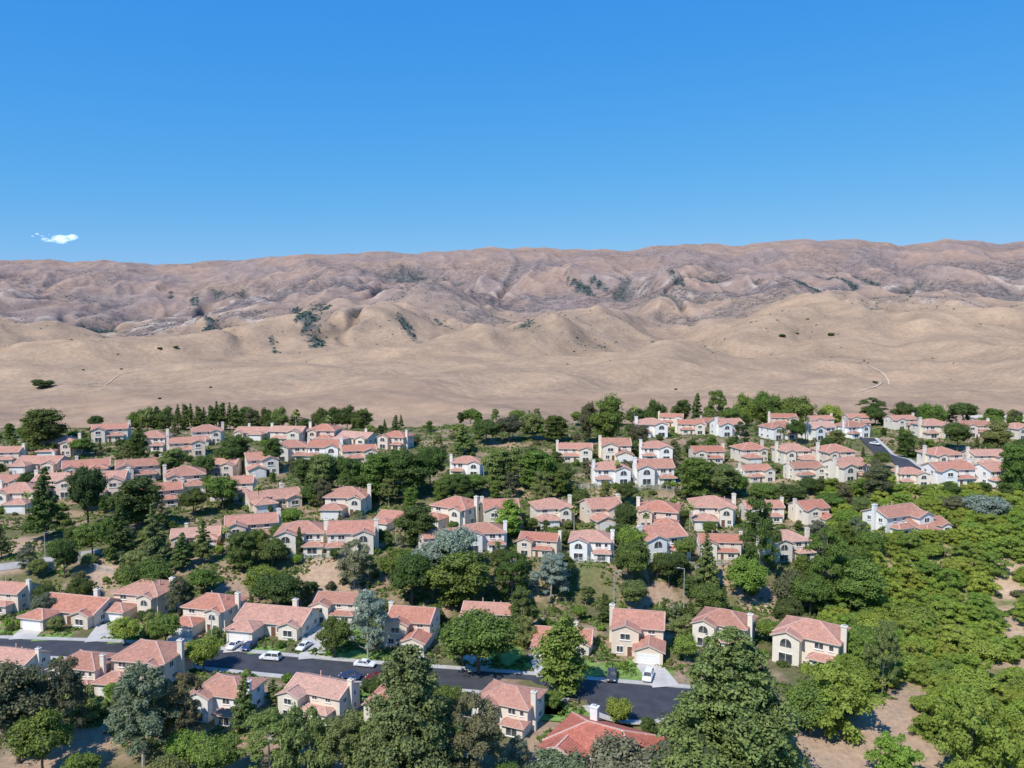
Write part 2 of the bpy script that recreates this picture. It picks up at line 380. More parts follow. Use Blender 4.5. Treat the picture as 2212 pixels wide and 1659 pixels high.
for (px,py,r_,colr) in ((1265,1255,7,(.17,.19,.08)),(1310,1280,7,(.20,.19,.09)),(1400,1285,8,(.42,.31,.22)),(695,1248,9,(.46,.34,.23)),(740,1265,7,(.44,.33,.22)),(535,1270,8,(.42,.31,.21)),(490,1290,7,(.42,.31,.22)),(1460,1085,8,(.40,.30,.21)),(1310,1075,7,(.38,.30,.19)),(30,1180,9,(.42,.31,.22)),(215,1245,8,(.44,.33,.24)),(1650,1300,7,(.44,.35,.26)),(120,1630,11,(.44,.33,.23)),(1880,1590,14,(.46,.34,.23)),(1950,1520,9,(.46,.34,.23)),(1790,1640,11,(.44,.33,.23)),(2185,1235,4,(.48,.36,.25)),(2176,1280,4,(.48,.36,.25)),(2175,1325,4,(.48,.36,.25)),(2200,1365,5,(.48,.36,.25)),(2205,1440,5,(.46,.35,.24))):
    x,y,z=P(px,py); q=np.hypot(X-x,(Y-y)*1.0)/r_
    town=mix(town,c3(*colr)*one,(1-sstep(.6,1.2,q+.5*NB)))
base=mix(base,town,zone)
mm_=np.exp(-(((X+60)/60)**2+((Y-560)/30)**2))*sstep(-.2,.3,fbm(X/12,Y/12,3,5))
base=mix(base,c3(.20,.20,.11),mm_*.7)
def grid_mesh(name,r0,r1,mat):
    z=Z[r0:r1+1]; nr=z.shape[0]
    co=np.stack([X[r0:r1+1],Y[r0:r1+1],z],-1).reshape(-1,3)
    i=np.arange((nr-1)*NC).reshape(nr-1,NC)[:,:-1].ravel()
    f=np.stack([i,i+1,i+1+NC,i+NC],-1)
    me=D.meshes.new(name); me.vertices.add(len(co)); me.vertices.foreach_set('co',co.ravel())
    me.loops.add(f.size); me.loops.foreach_set('vertex_index',f.ravel().astype(np.int32))
    me.polygons.add(len(f)); me.polygons.foreach_set('loop_start',np.arange(0,f.size,4,dtype=np.int32)); me.polygons.foreach_set('loop_total',np.full(len(f),4,dtype=np.int32))
    me.update(); me.validate()
    me.polygons.foreach_set('use_smooth',np.ones(len(f),bool))
    a=me.color_attributes.new('tint','FLOAT_COLOR','POINT')
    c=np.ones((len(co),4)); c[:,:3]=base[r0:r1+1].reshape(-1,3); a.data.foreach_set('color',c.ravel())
    g=me.attributes.new('scrub','FLOAT','POINT'); g.data.foreach_set('value',np.clip(veg[r0:r1+1]*1.1+.15*up[r0:r1+1],0,1).ravel().astype(np.float32))
    me.materials.append(M[mat]); return me
tag(obj('ground',grid_mesh('ground',0,KG,'ground')),'dry earth and grass sloping up to a suburban ridge','ground',kind='structure')
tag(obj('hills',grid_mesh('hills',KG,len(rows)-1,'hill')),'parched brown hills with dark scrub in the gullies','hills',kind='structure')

# ------------------------------------------------------------ flat works: ribbons
def W(px,py):
    x,y,z=P(px,py); return (x,y)
def resample(pts,step):
    out=[]
    for a,b in zip(pts[:-1],pts[1:]):
        L=math.hypot(b[0]-a[0],b[1]-a[1]); n=max(1,int(L/step))
        for i in range(n): t=i/n; out.append((a[0]+(b[0]-a[0])*t,a[1]+(b[1]-a[1])*t))
    out.append(pts[-1])
    for _ in range(6):
        out=[out[0]]+[((out[i-1][0]+out[i][0]*2+out[i+1][0])/4,(out[i-1][1]+out[i][1]*2+out[i+1][1])/4) for i in range(1,len(out)-1)]+[out[-1]]
    return out
def offs(pts,o):
    r_=[]
    for i,p in enumerate(pts):
        a=pts[max(0,i-1)]; b=pts[min(len(pts)-1,i+1)]; dx=b[0]-a[0]; dy=b[1]-a[1]; L=math.hypot(dx,dy) or 1
        r_.append((p[0]-dy/L*o,p[1]+dx/L*o))
    return r_
def ribbon(name,pts,o0,o1,dz,mat,label,cat,thick=0,step=3,fn=h1):
    pts=resample(pts,step); A=offs(pts,o0); B=offs(pts,o1); mb=MB()
    za=[fn(*p)+dz for p in A]; zb=[fn(*p)+dz for p in B]
    for i in range(len(pts)-1):
        a,b,c,d=(A[i][0],A[i][1],za[i]),(A[i+1][0],A[i+1][1],za[i+1]),(B[i+1][0],B[i+1][1],zb[i+1]),(B[i][0],B[i][1],zb[i])
        mb.face([d,c,b,a],0)
        if thick:
            lo=lambda p:(p[0],p[1],p[2]-thick)
            mb.face([a,lo(a),lo(b),b]); mb.face([d,c,lo(c),lo(d)])
    return tag(obj(name,mb.mesh(name,[mat])),label,cat,kind='structure')
road=[W(-260,1385),W(0,1397),W(200,1403),W(400,1417),W(600,1437),W(800,1455),W(1000,1468),W(1180,1482),W(1300,1494),W(1440,1506),W(1560,1516),W(1680,1528)]
nearp=[p for p in road if p[0]<W(1290,1494)[0]-1]
RW=4.5
ribbon('road',road,-RW,RW,.03,'asphalt','smooth dark asphalt residential street','road',thick=.05)
cx,cy=W(1372,1516)
mb=MB(); mb.face([(cx+9.6*math.cos(a),cy+7.8*math.sin(a),.036) for a in np.linspace(0,2*math.pi,40,endpoint=False)],0)
tag(obj('turning_circle',mb.mesh('turning_circle',['asphalt'])),'wide rounded asphalt turning area of the street','road',kind='structure')
ribbon('pavement',road,RW,RW+1.6,.14,'concrete','pale concrete pavement with kerb along the street','pavement',thick=.2)
ribbon('pavement',nearp[:-1]+[W(1235,1488)],-RW-1.6,-RW,.14,'concrete','pale concrete pavement with kerb along the street','pavement',thick=.2)
def arcring(k0,k1,a0,a1):
    mb=MB(); A=np.linspace(a0,a1,30)
    for s,e in zip(A[:-1],A[1:]):
        q=[(cx+(9.6+k)*math.cos(t),cy+(7.8+k)*math.sin(t),.14) for k,t in ((k0,s),(k1,s),(k1,e),(k0,e))]
        mb.face(q)
        for k in (0,1):
            a,b=(q[0],q[3]) if k==0 else (q[1],q[2]); mb.face([a,b,(b[0],b[1],-.05),(a[0],a[1],-.05)])
    return mb.mesh('pavement',['concrete'])
tag(obj('pavement',arcring(0,1.5,-math.pi*.93,-math.pi*.08)),'curved concrete kerb around the turning area','pavement',kind='structure')
r2=[W(2010,1040),W(1965,1015),W(1925,990),W(1895,968),W(1872,950)]
ribbon('road',r2,-3.4,3.4,.45,'asphalt','narrow asphalt road climbing between white houses','road',thick=1.2)
ribbon('pavement',r2,-4.8,-3.4,.6,'concrete','concrete pavement beside the climbing road','pavement',thick=1.2)
r3=[W(-120,1245),W(0,1228),W(110,1212),W(215,1192)]
ribbon('road',r3,-1.9,1.9,.3,'lane','pale worn lane climbing the bank','road',thick=.8)
def quad(name,c,w,l,yaw,dz,mat,label,cat):
    mb=MB()
    ca_,sa=math.cos(yaw),math.sin(yaw)
    ox=[(-w/2,-l/2),(w/2,-l/2),(w/2,l/2),(-w/2,l/2)]
    mb.face([(c[0]+a*ca_-b*sa,c[1]+a*sa+b*ca_,dz) for a,b in ox])
    tag(obj(name,mb.mesh(name,[mat])),label,cat,kind='structure')
rd=resample(road,1.5)
def roaddist(x,y):
    return min(math.hypot(x-a,y-b) for a,b in rd)
GX={'t1':-3.,'t2':2.6,'t3':-4.2,'t5':-4.2}
drives=[]
for i in range(8,20):
    x,y,z,s,t,yaw,wall,px,mir=HW[i]
    if t not in GX: continue
    yw=math.radians(yaw); gx=GX[t]*s; gy=-9*s
    X0=x+gx*math.cos(yw)-gy*math.sin(yw); Y0=y+gx*math.sin(yw)+gy*math.cos(yw)
    j=min(rd,key=lambda p:abs(p[0]-X0+ (p[1]-Y0)*0.19)); 
    L=max(2.5,math.hypot(X0-j[0],Y0-j[1])-RW-.1)
    dx,dy=j[0]-X0,j[1]-Y0; q=math.hypot(dx,dy); dx/=q;dy/=q
    yaw2=math.atan2(dx,-dy)
    quad('driveway',(X0+dx*(L/2-1.5),Y0+dy*(L/2-1.5)),5.8,L+3,yaw2,.16+.004*(i%3),'drive','pale concrete driveway leading to a garage','driveway')
    drives.append((X0+dx*L/2,Y0+dy*L/2,3.2))
    off=7.4 if GX[t]<0 else -7.4
    if L>3.5: quad('lawn',(X0+dx*(L/2-.6)+off*math.cos(yw),Y0+dy*(L/2-.6)+off*math.sin(yw)),8.4,L-1.2,yaw2,.05+.004*(i%3),'lawn','small watered green front lawn','lawn')
for (px,py,w,l) in ((1225,1545,9,6),(1180,1530,8,5),(760,1500,8,5),(230,1520,10,4),(40,1362,9,5),(1430,1450,5,4)):
    a,b=W(px,py); quad('lawn',(a,b),w,l,-.2,.045+.002*(px%3),'lawn','green lawn beside a house','lawn')
def farpath(pts,w,dz=.8):
    wp=[]
    for p in pts:
        x,y,z=P(p[0],p[1],True); wp.append((x,y))
    ribbon('path',wp,-w/2,w/2,dz,'trail','bare earth track crossing the dry hillside','path',step=9,fn=lambda x,y: float(hb(np.array([x]),np.array([y]))[0]))
farpath([(1875,790),(1905,805),(1922,820),(1900,838),(1860,846)],2.2)
farpath([(180,830),(260,808),(330,800)],2.)

# ------------------------------------------------------------ house kit
SL=.40
def slab(roof,faces):
    T=.2
    edges={}
    for f in faces:
        for a,b in zip(f,f[1:]+f[:1]):
            k=tuple(sorted((a,b))); edges.setdefault(k,[]).append((a,b))
        p0,p1,p2=[Vector(q) for q in f[:3]]; n=(p1-p0).cross(p2-p0).normalized()
        hdir=Vector((0,0,1)).cross(n); hdir=hdir.normalized() if hdir.length>1e-4 else Vector((1,0,0)); sd=n.cross(hdir)
        top=[(q[0],q[1],q[2]+T) for q in f]
        roof.face(top,0,[(Vector(q).dot(hdir),Vector(q).dot(sd)) for q in f])
        roof.face([(q[0],q[1],q[2]+.01) for q in f][::-1],1)
    for k,l in edges.items():
        if len(l)==1:
            a,b=l[0]; roof.face([(a[0],a[1],a[2]+.01),(b[0],b[1],b[2]+.01),(b[0],b[1],b[2]+T),(a[0],a[1],a[2]+T)],1)
def cap(roof,p,q):
    roof.beam((p[0],p[1],p[2]+.22),(q[0],q[1],q[2]+.22),.34,2,.14)
def block(wall,roof,x0,x1,y0,y1,ez,kind,axis,o=.55,z0=-3.):
    wall.box(x0,x1,y0,y1,z0,ez)
    X0,X1,Y0,Y1=x0-o,x1+o,y0-o,y1+o; e=ez-o*SL
    if kind=='gable':
        g=.35
        if axis=='x':
            ym=(y0+y1)/2; rz=ez+(y1-y0)/2*SL; a,b=x0-g,x1+g
            slab(roof,[[(a,Y0,e),(b,Y0,e),(b,ym,rz),(a,ym,rz)],[(b,Y1,e),(a,Y1,e),(a,ym,rz),(b,ym,rz)]])
            wall.face([(x0,y1,ez),(x0,y0,ez),(x0,ym,rz)]); wall.face([(x1,y0,ez),(x1,y1,ez),(x1,ym,rz)])
            cap(roof,(a,ym,rz),(b,ym,rz))
            for xx in (a+.15,b-.15): cap(roof,(xx,Y0,e),(xx,ym,rz)); cap(roof,(xx,Y1,e),(xx,ym,rz))
        else:
            xm=(x0+x1)/2; rz=ez+(x1-x0)/2*SL; a,b=y0-g,y1+g
            slab(roof,[[(X0,b,e),(X0,a,e),(xm,a,rz),(xm,b,rz)],[(X1,a,e),(X1,b,e),(xm,b,rz),(xm,a,rz)]])
            wall.face([(x0,y0,ez),(x1,y0,ez),(xm,y0,rz)]); wall.face([(x1,y1,ez),(x0,y1,ez),(xm,y1,rz)])
            cap(roof,(xm,a,rz),(xm,b,rz))
            cap(roof,(X0,a+.15,e),(xm,a+.15,rz)); cap(roof,(X1,a+.15,e),(xm,a+.15,rz))
    else:
        w=X1-X0; d=Y1-Y0
        if w>=d:
            h=e+d/2*SL; p=(X0+d/2,(Y0+Y1)/2,h); q=(X1-d/2-.001,(Y0+Y1)/2,h)
            A,B,C,E=(X0,Y0,e),(X1,Y0,e),(X1,Y1,e),(X0,Y1,e)
            slab(roof,[[A,B,q,p],[C,E,p,q],[E,A,p],[B,C,q]])
        else:
            h=e+w/2*SL; p=((X0+X1)/2,Y0+w/2,h); q=((X0+X1)/2,Y1-w/2,h)
            A,B,C,E=(X0,Y0,e),(X1,Y0,e),(X1,Y1,e),(X0,Y1,e)
            slab(roof,[[A,B,p],[B,C,q,p],[C,E,q],[E,A,p,q]])
            cap(roof,E,q); cap(roof,B,p); cap(roof,A,p); cap(roof,C,q); cap(roof,p,q); return
        cap(roof,A,p); cap(roof,E,p); cap(roof,B,q); cap(roof,C,q); cap(roof,p,q)
WM={}
def winmesh(w,h,kind='window'):
    k=(round(w,2),round(h,2),kind)
    if k in WM: return WM[k]
    mb=MB(); f=.1
    if kind=='window' or kind=='sliding_door':
        mb.box(-w/2,w/2,-.07,.05,-h/2,-h/2+f,1); mb.box(-w/2,w/2,-.07,.05,h/2-f,h/2,1)
        mb.box(-w/2,-w/2+f,-.068,.05,-h/2+f,h/2-f,1); mb.box(w/2-f,w/2,-.068,.05,-h/2+f,h/2-f,1)
        if w>1: mb.box(-.04,.04,-.06,.05,-h/2+f,h/2-f,1)
        mb.face([(-w/2+f,-.02,-h/2+f),(w/2-f,-.02,-h/2+f),(w/2-f,-.02,h/2-f),(-w/2+f,-.02,h/2-f)],0)
        if kind=='window': mb.box(-w/2-.1,w/2+.1,-.16,-.0,-h/2-.14,-h/2-.003,1)
        me=mb.mesh(kind,['glass','trim'])
    elif kind=='arched':
        n=10; R=w/2
        pts=[(-R,-h/2)]+[( -R*math.cos(math.pi*i/n), h/2-R+R*math.sin(math.pi*i/n)) for i in range(n+1)]+[(R,-h/2)]
        mb.face([(a,-.03,b_) for a,b_ in pts][::-1],0)
        pts2=[(a*1.1,b_*1.07) for a,b_ in pts]
        for i in range(len(pts)-1): mb.face([(pts2[i][0],-.07,pts2[i][1]),(pts2[i+1][0],-.07,pts2[i+1][1]),(pts[i+1][0],-.07,pts[i+1][1]),(pts[i][0],-.07,pts[i][1])],1)
        mb.box(-.04,.04,-.06,.03,-h/2,h/2,1)
        me=mb.mesh('window',['glass','trim'])
    elif kind=='garage_door':
        mb.box(-w/2-.12,w/2+.12,-.05,.03,h/2,h/2+.14,1); mb.box(-w/2-.12,-w/2,-.05,.03,-h/2,h/2,1); mb.box(w/2,w/2+.12,-.05,.03,-h/2,h/2,1)
        for i in range(4):
            z0=-h/2+i*h/4; mb.box(-w/2,w/2,-.03,.03,z0+.02,z0+h/4-.01,0)
            for j in range(4): mb.box(-w/2+w/4*j+.14,-w/2+w/4*(j+1)-.14,-.045,-.031,z0+.1,z0+h/4-.1,0)
        me=mb.mesh('garage_door',['garage','trim'])
    else:
        mb.box(-w/2,w/2,-.03,.03,-h/2,h/2,0); mb.box(-w/2-.1,w/2+.1,-.06,.03,h/2,h/2+.1,1); mb.box(-w/2-.1,-w/2,-.06,.03,-h/2,h/2,1); mb.box(w/2,w/2+.1,-.06,.03,-h/2,h/2,1)
        mb.box(w/2-.2,w/2-.12,-.1,-.031,-.05,.05,1)
        me=mb.mesh('door',['door','trim'])
    WM[k]=me; return me
FR={'f':0,'b':math.pi,'l':-math.pi/2,'r':math.pi/2}
def build_type(t):
    wall=MB(); roof=MB(); op=[]; ch=MB()
    def w(side,u,plane,z,ww=1.4,hh=1.3,kind='window'):
        loc={'f':(u,plane-.005,z),'b':(u,plane+.005,z),'l':(plane-.005,u,z),'r':(plane+.005,u,z)}[side]
        nm={'arched':'window'}.get(kind,kind); op.append((nm,winmesh(ww,hh,kind),loc,FR[side]))
    def chimney(x,y,ztop,s=1.1):
        ch.box(x-s/2,x+s/2,y-.45,y+.45,-2.5,ztop,0); ch.box(x-s/2-.1,x+s/2+.1,y-.55,y+.55,ztop,ztop+.18,0); ch.box(x-.3,x+.3,y-.25,y+.25,ztop+.18,ztop+.45,1)
    if t in('t1','t1b'):
        block(wall,roof,-6,6,-4,6,5.5,'hip','x'); block(wall,roof,-6.1,.2,-9,-3.9,2.8,'hip','y'); block(wall,roof,1.4,5.2,-5.4,-3.9,5.2,'gable','y')
        w('f',-3,-9,1.15,4.8,2.2,'garage_door'); w('f',3.3,-5.4,4.0,1.8,1.4,'arched'); w('f',-3.4,-4,4.5,1.8,1.1); w('f',.5,-4,4.5,.8,1.0)
        w('f',2.4,-5.4,1.05,1.0,2.1,'door'); w('f',4.1,-5.4,1.4,1.2,1.4)
        for u in(-1.5,3): w('r',u,6,4.2); w('l',u,-6,4.2)
        w('r',-.5,6,1.4,1.8,1.4); w('b',-3,6,4.2,2,1.3); w('b',3,6,4.2,2,1.3); w('b',0,6,1.1,2.6,2.1,'sliding_door')
        chimney(6.45,1.2,8.2)
    if t=='t2':
        block(wall,roof,-5.5,5.5,-3,6.5,5.6,'gable','x'); block(wall,roof,-5.4,.4,-5.5,-2.9,5.5,'gable','y'); block(wall,roof,-.3,5.6,-9,-2.9,2.8,'gable','y')
        w('f',2.6,-9,1.15,4.6,2.2,'garage_door'); w('f',-2.5,-5.5,4.2,2.2,1.4); w('f',-3.6,-5.5,1.4,1.5,1.5); w('f',-1.5,-5.5,1.05,1.0,2.1,'door'); w('f',3,-3,4.7,1.6,.9)
        for u in(-1,3.5): w('r',u,5.5,4.2); w('l',u,-5.5,4.2)
        w('b',-2.5,6.5,4.2,2,1.3); w('b',2.5,6.5,1.1,2.6,2.1,'sliding_door')
        chimney(-5.95,2.,8.3)
    if t=='t3':
        block(wall,roof,-8,8,-4,5.5,3.0,'gable','x'); block(wall,roof,-7.2,-1.1,-9,-3.9,2.85,'hip','y'); block(wall,roof,3.2,7.6,-5.6,-3.9,2.9,'gable','y')
        w('f',-4.2,-9,1.15,4.8,2.2,'garage_door'); w('f',5.4,-5.6,1.5,2.2,1.5); w('f',1.2,-4,1.05,1.1,2.1,'door'); w('f',2.4,-4,1.5,.8,1.3)
        for u in(-1.5,2.5): w('r',u,8,1.5); w('l',u,-8,1.5)
        w('r',.75,8,3.7,.8,.7); w('b',-4,5.5,1.5,2,1.3); w('b',3,5.5,1.1,2.6,2.1,'sliding_door')
        chimney(3.4,2.2,6.2)
    if t in('t4','t4b'):
        bx=(-6,-.8) if t=='t4' else (.8,6)
        sg=-1 if t=='t4' else 1
        block(wall,roof,-6,6,-4.5,5,5.5,'hip' if t=='t4' else 'gable','x'); block(wall,roof,bx[0]+.02,bx[1],-6.5,-4.4,5.4,'gable','y')
        block(wall,roof,-5.9 if sg>0 else 1.2,-1.2 if sg>0 else 5.9,-7.0,-4.4,2.6,'hip','x')
        w('f',sg*3.4,-6.5,4.3,2.2,1.7,'arched'); w('f',sg*3.4,-6.5,1.2,2.8,2.1,'sliding_door'); w('f',-sg*2.4,-4.5,4.3,1.8,1.3); w('f',-sg*4.7,-4.5,4.3,1.0,1.2); w('f',-sg*3.4,-7.0,1.2,2.6,1.8)
        for u in(-2,2.5): w('r',u,6,4.2,1.2,1.2); w('l',u,-6,4.2,1.2,1.2); w('r',u,6,1.4,1.6,1.2); w('l',u,-6,1.4,1.6,1.2)
        w('b',-3,5,1.15,4.4,2.2,'garage_door'); w('b',3,5,4.2,2,1.3)
        chimney(6.5,-2.2,8.3)
    if t=='t5':
        block(wall,roof,-7,7,-3.5,4.5,5.4,'gable','x'); block(wall,roof,-6.9,-1.6,-6.8,-3.4,5.3,'gable','y'); block(wall,roof,-1.5,5.4,-6.2,-3.4,2.8,'hip','x')
        w('f',-4.2,-6.8,4.2,2.0,1.4); w('f',-4.2,-6.8,1.2,2.6,2.0,'sliding_door'); w('f',.5,-3.5,4.5,1.4,1.0); w('f',4,-3.5,4.5,1.4,1.0); w('f',.2,-6.2,1.05,1.0,2.1,'door'); w('f',3.2,-6.2,1.4,2.2,1.3)
        for u in(-1.5,2.2): w('r',u,7,4.2,1.3,1.2); w('l',u,-7,4.2,1.3,1.2); w('r',u,7,1.4,1.3,1.2)
        w('b',-3,4.5,4.2,2,1.3); w('b',3,4.5,4.2,2,1.3)
        chimney(7.45,.2,8.1)
    if t=='t6':
        block(wall,roof,-8,8,-5,5,3.2,'hip','x'); block(wall,roof,-7.9,-1,-8.5,-4.9,3.1,'gable','y')
        w('f',-4.5,-8.5,1.5,2.6,1.6); w('f',3,-5,1.15,3,2.1,'sliding_door'); w('f',6.2,-5,1.5,1.4,1.2); w('f',-.0,-5,1.5,1.2,1.2)
        for u in(-2,2): w('l',u,-8,1.5,1.6,1.3); w('r',u,8,1.5,1.6,1.3)
        w('l',-6.7,-7.9,1.5,1.6,1.3)
        chimney(-3.2,3.2,6.4,1.3)
        roof.box(1.0,2.2,-2.4,-1.3,4.25,4.75,3); roof.box(3.2,4.3,-2.4,-1.3,4.25,4.75,3)
    if t in('t2','t5','t1'):
        for a,b_ in ((1.5,1.0),(3.6,.4),(-2,2.5)): roof.box(a-.12,a+.12,b_-.12,b_+.12,5.6,7.75,2)
    return dict(wall=wall.mesh('wall',['w_cream']),roof=roof.mesh('roof',['roof_red' if t=='t6' else 'roof','fascia','cap','glass'],uv=True),ch=ch.mesh('chimney',['w_cream','pole']),op=op)
KIT={t:build_type(t) for t in W0}
LAB={'t1':'two-storey stucco house, hipped tile roof, front garage','t1b':'two-storey stucco house, hipped tile roof and chimney','t2':'two-storey stucco house, stepped gables over white garage','t3':'low stucco house with long red tile roof and garage',
't4':'two-storey stucco house with arched rear window, tile roof','t4b':'gabled two-storey stucco house with rear bay and chimney','t5':'wide two-storey stucco house with cross gable tile roof','t6':'low stucco house, red tile roof with two skylights'}
for (x,y,z,s,t,yaw,wall,px,mir) in HW:
    k=KIT[t]; e=obj('house',None,loc=(x,y,z),rotz=math.radians(yaw),scale=(s*mir,s,s)); e.empty_display_size=2
    tag(e,{'cream':'cream ','white':'white ','beige':'beige ','pink':'pinkish '}[wall]+LAB[t],'house','stucco houses with red tile roofs')
    wo=obj('wall',k['wall'],e); wo.material_slots[0].link='OBJECT'; wo.material_slots[0].material=M['w_'+wall]
    ro=obj('roof',k['roof'],e); co=obj('chimney',k['ch'],ro)
    co.material_slots[0].link='OBJECT'; co.material_slots[0].material=M['w_'+('white' if wall=='white' else 'cream')]
    for nm,me,loc,rz in k['op']: obj(nm,me,e,loc,rz)
# long pale building behind the ridge trees
dx,dy,dz=ray(2185,900); bx,by=dx/dy*440,440.; bz=h1(bx,by)
e=obj('long_building',None,None,(bx,by,bz),.05); tag(e,'long low pale building with flat roof behind trees','building')
wl=MB(); wl.box(-24,24,-6,6,-4,8.2,0); obj('wall',wl.mesh('wall',['w_cream']),e)
rf=MB(); rf.box(-24.4,24.4,-6.4,6.4,8.203,8.7,0); obj('roof',rf.mesh('roof',['fascia']),e)
for i in range(8): obj('window',winmesh(2.0,1.4,'window'),e,(-21+i*6,-6.005,5.4))

# ------------------------------------------------------------ vegetation templates
def leaves(cl,n,size,flat=0.,droop=0.):
    cl=np.array(cl); area=cl[:,3]**2; idx=rng.choice(len(cl),n,p=area/area.sum())
    d=rng.normal(size=(n,3)); d/=np.linalg.norm(d,axis=1)[:,None]
    dn=d[:,2]<-.3; d[dn,2]*=-.6
    rr=(.62+.45*rng.random(n)**.7)
    lump=1+.22*np.sin(d[:,0]*7+idx)+.18*np.sin(d[:,1]*9+idx*2.3)
    c=cl[idx,:3]+d*np.stack([cl[idx,3],cl[idx,3],cl[idx,4]],1)*(rr*lump)[:,None]
    c[:,2]-=droop*(rr-.6)*cl[idx,3]
    nrm=d+rng.normal(size=(n,3))*.5; nrm[:,2]+=.3; nrm/=np.linalg.norm(nrm,axis=1)[:,None]
    a=np.cross(nrm,rng.normal(size=(n,3))); a/=np.linalg.norm(a,axis=1)[:,None]; b=np.cross(nrm,a)
    s=size*(.6+.8*rng.random(n))[:,None]
    return np.stack([c-a*s*.5,c-b*s*.32,c+a*s*.5,c+b*s*.32],1)
def qmesh(name,q,mats,cores=None):
    v=q.reshape(-1,3); nq=len(q); f=np.arange(nq*4).reshape(-1,4); midx=np.zeros(nq,int)
    vs=[v]; fl=[f]
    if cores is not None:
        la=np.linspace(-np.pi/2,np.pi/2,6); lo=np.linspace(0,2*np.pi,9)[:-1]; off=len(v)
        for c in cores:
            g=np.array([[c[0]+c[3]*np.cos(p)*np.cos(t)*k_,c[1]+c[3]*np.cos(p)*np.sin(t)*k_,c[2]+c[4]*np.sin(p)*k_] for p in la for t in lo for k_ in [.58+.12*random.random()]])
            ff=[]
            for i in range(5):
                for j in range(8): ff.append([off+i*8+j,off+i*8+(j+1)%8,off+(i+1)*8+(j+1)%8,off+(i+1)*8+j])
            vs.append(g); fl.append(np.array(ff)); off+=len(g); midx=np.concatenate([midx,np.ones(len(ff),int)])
    v=np.concatenate(vs); f=np.concatenate(fl)
    me=D.meshes.new(name); me.vertices.add(len(v)); me.vertices.foreach_set('co',v.ravel().astype(np.float32))
    me.loops.add(f.size); me.loops.foreach_set('vertex_index',f.ravel().astype(np.int32))
    me.polygons.add(len(f)); me.polygons.foreach_set('loop_start',np.arange(0,f.size,4,dtype=np.int32)); me.polygons.foreach_set('loop_total',np.full(len(f),4,dtype=np.int32))
    for m_ in mats: me.materials.append(M[m_])
    me.polygons.foreach_set('material_index',midx.astype(np.int32)); me.update(); return me
R=random.uniform
def cl_broad(Hh,Wd,n=24,cz=.60):
    c=[]
    for i in range(n):
        a=R(0,6.28); e=R(-.55,1); rad=Wd/2*.66*math.sqrt(max(0,1-e*e*.8))*R(.55,1.15)
        z=Hh*(cz+ .30*e); r_=Wd*R(.11,.21); c.append((rad*math.cos(a),rad*math.sin(a),min(z,Hh-r_*.8),r_,r_*.85))
    c.append((0,0,Hh*cz,Wd*.3,Hh*.24)); return c
def cl_pine(Hh,Wd,n=46,base=.16,p=.8):
    c=[]
    for i in range(n):
        t=(i+.5)/n; z=Hh*(base+(1-base)*t); w=Wd/2*(1-t)**p*R(.55,1.2)+.2; a=i*2.4+R(-.5,.5)
        r_=max(.28,Wd*.14*(1-t*.72))*R(.7,1.3); c.append((w*.72*math.cos(a),w*.72*math.sin(a),z,r_,r_*.75))
    for t in (.2,.35,.5,.65,.8): c.append((0,0,Hh*(base+(1-base)*t),Wd*.2*(1-t*.8),Hh*.1))
    return c
def cl_col(Hh,Wd,n=18):
    c=[]
    for i in range(n):
        t=(i+.5)/n; z=Hh*(.08+.88*t); w=Wd/2*math.sin(math.pi*(.18+.8*t))**.6; a=R(0,6.28)
        c.append((w*.4*math.cos(a),w*.4*math.sin(a),z,w*.72+.1,Hh*.07))
    return c
def cl_euc(Hh,Wd,n=30,lo=.32,rs=(.075,.15)):
    c=[]
    for i in range(n):
        a=R(0,6.28); t=R(lo,.97); w=Wd/2*math.sin(math.pi*min(1,t*.95))**.5*R(.3,.95); r_=Wd*R(*rs)
        c.append((w*math.cos(a),w*math.sin(a),Hh*t-r_*.3,r_,r_*.9))
    return c
def cl_shrub(Hh,Wd,n=11):
    c=[]
    for i in range(n):
        a=R(0,6.28); rad=Wd/2*R(.0,.72); r_=Wd*R(.14,.23); c.append((rad*math.cos(a),rad*math.sin(a),Hh*R(.25,.68)*(1-.3*rad/(Wd/2)),r_,Hh*.28))
    return c
def trunkmesh(cl,Hh,r0,mat,ht=.75,k=8):
    mb=MB(); pts=[]
    p=Vector((0,0,-.8)); n=6; lean=Vector((R(-.03,.03),R(-.03,.03),0))
    prev=p
    for i in range(1,n+1):
        q=Vector((lean.x*Hh*i/n+R(-.08,.08),lean.y*Hh*i/n+R(-.08,.08),Hh*ht*i/n)); mb.tube(prev,q,r0*(1-.8*(i-1)/n),r0*(1-.8*i/n),7,0,False); pts.append(q); prev=q
    for c in random.sample(list(cl),min(k,len(cl))):
        tgt=Vector(c[:3]); st=min(pts,key=lambda a:abs(a.z-(tgt.z-Hh*.16))); mid=st.lerp(tgt,.5)+Vector((0,0,-.04*Hh))
        mb.tube(st,mid,r0*.4,r0*.25,5,0,False); mb.tube(mid,tgt,r0*.25,r0*.08,5,0,False)
    return mb.mesh('trunk',[mat])
T={}
def tmpl(key,Hh,Wd,cl,n,size,mats,tr=.22,trmat='bark',core=True,droop=0,k=8,name='tree',cat='tree',lab=''):
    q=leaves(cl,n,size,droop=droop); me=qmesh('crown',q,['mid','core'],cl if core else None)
    tm=trunkmesh(cl,Hh,tr,trmat,k=k) if tr else None
    v={}
    for m_ in mats:
        c=me.copy(); c.materials[0]=M[m_]; v[m_]=c
    T[key]=dict(H=Hh,W=Wd,crown=v,trunk=tm,name=name,cat=cat,lab=lab)
BM=['dark','mid','bright','olive','grey','silver','brown','yellow']
for i in range(4): tmpl('broad%d'%i,9,8.4,cl_broad(9,8.4,28+i*9),14000,.31,BM,.24,lab='rounded leafy garden tree')
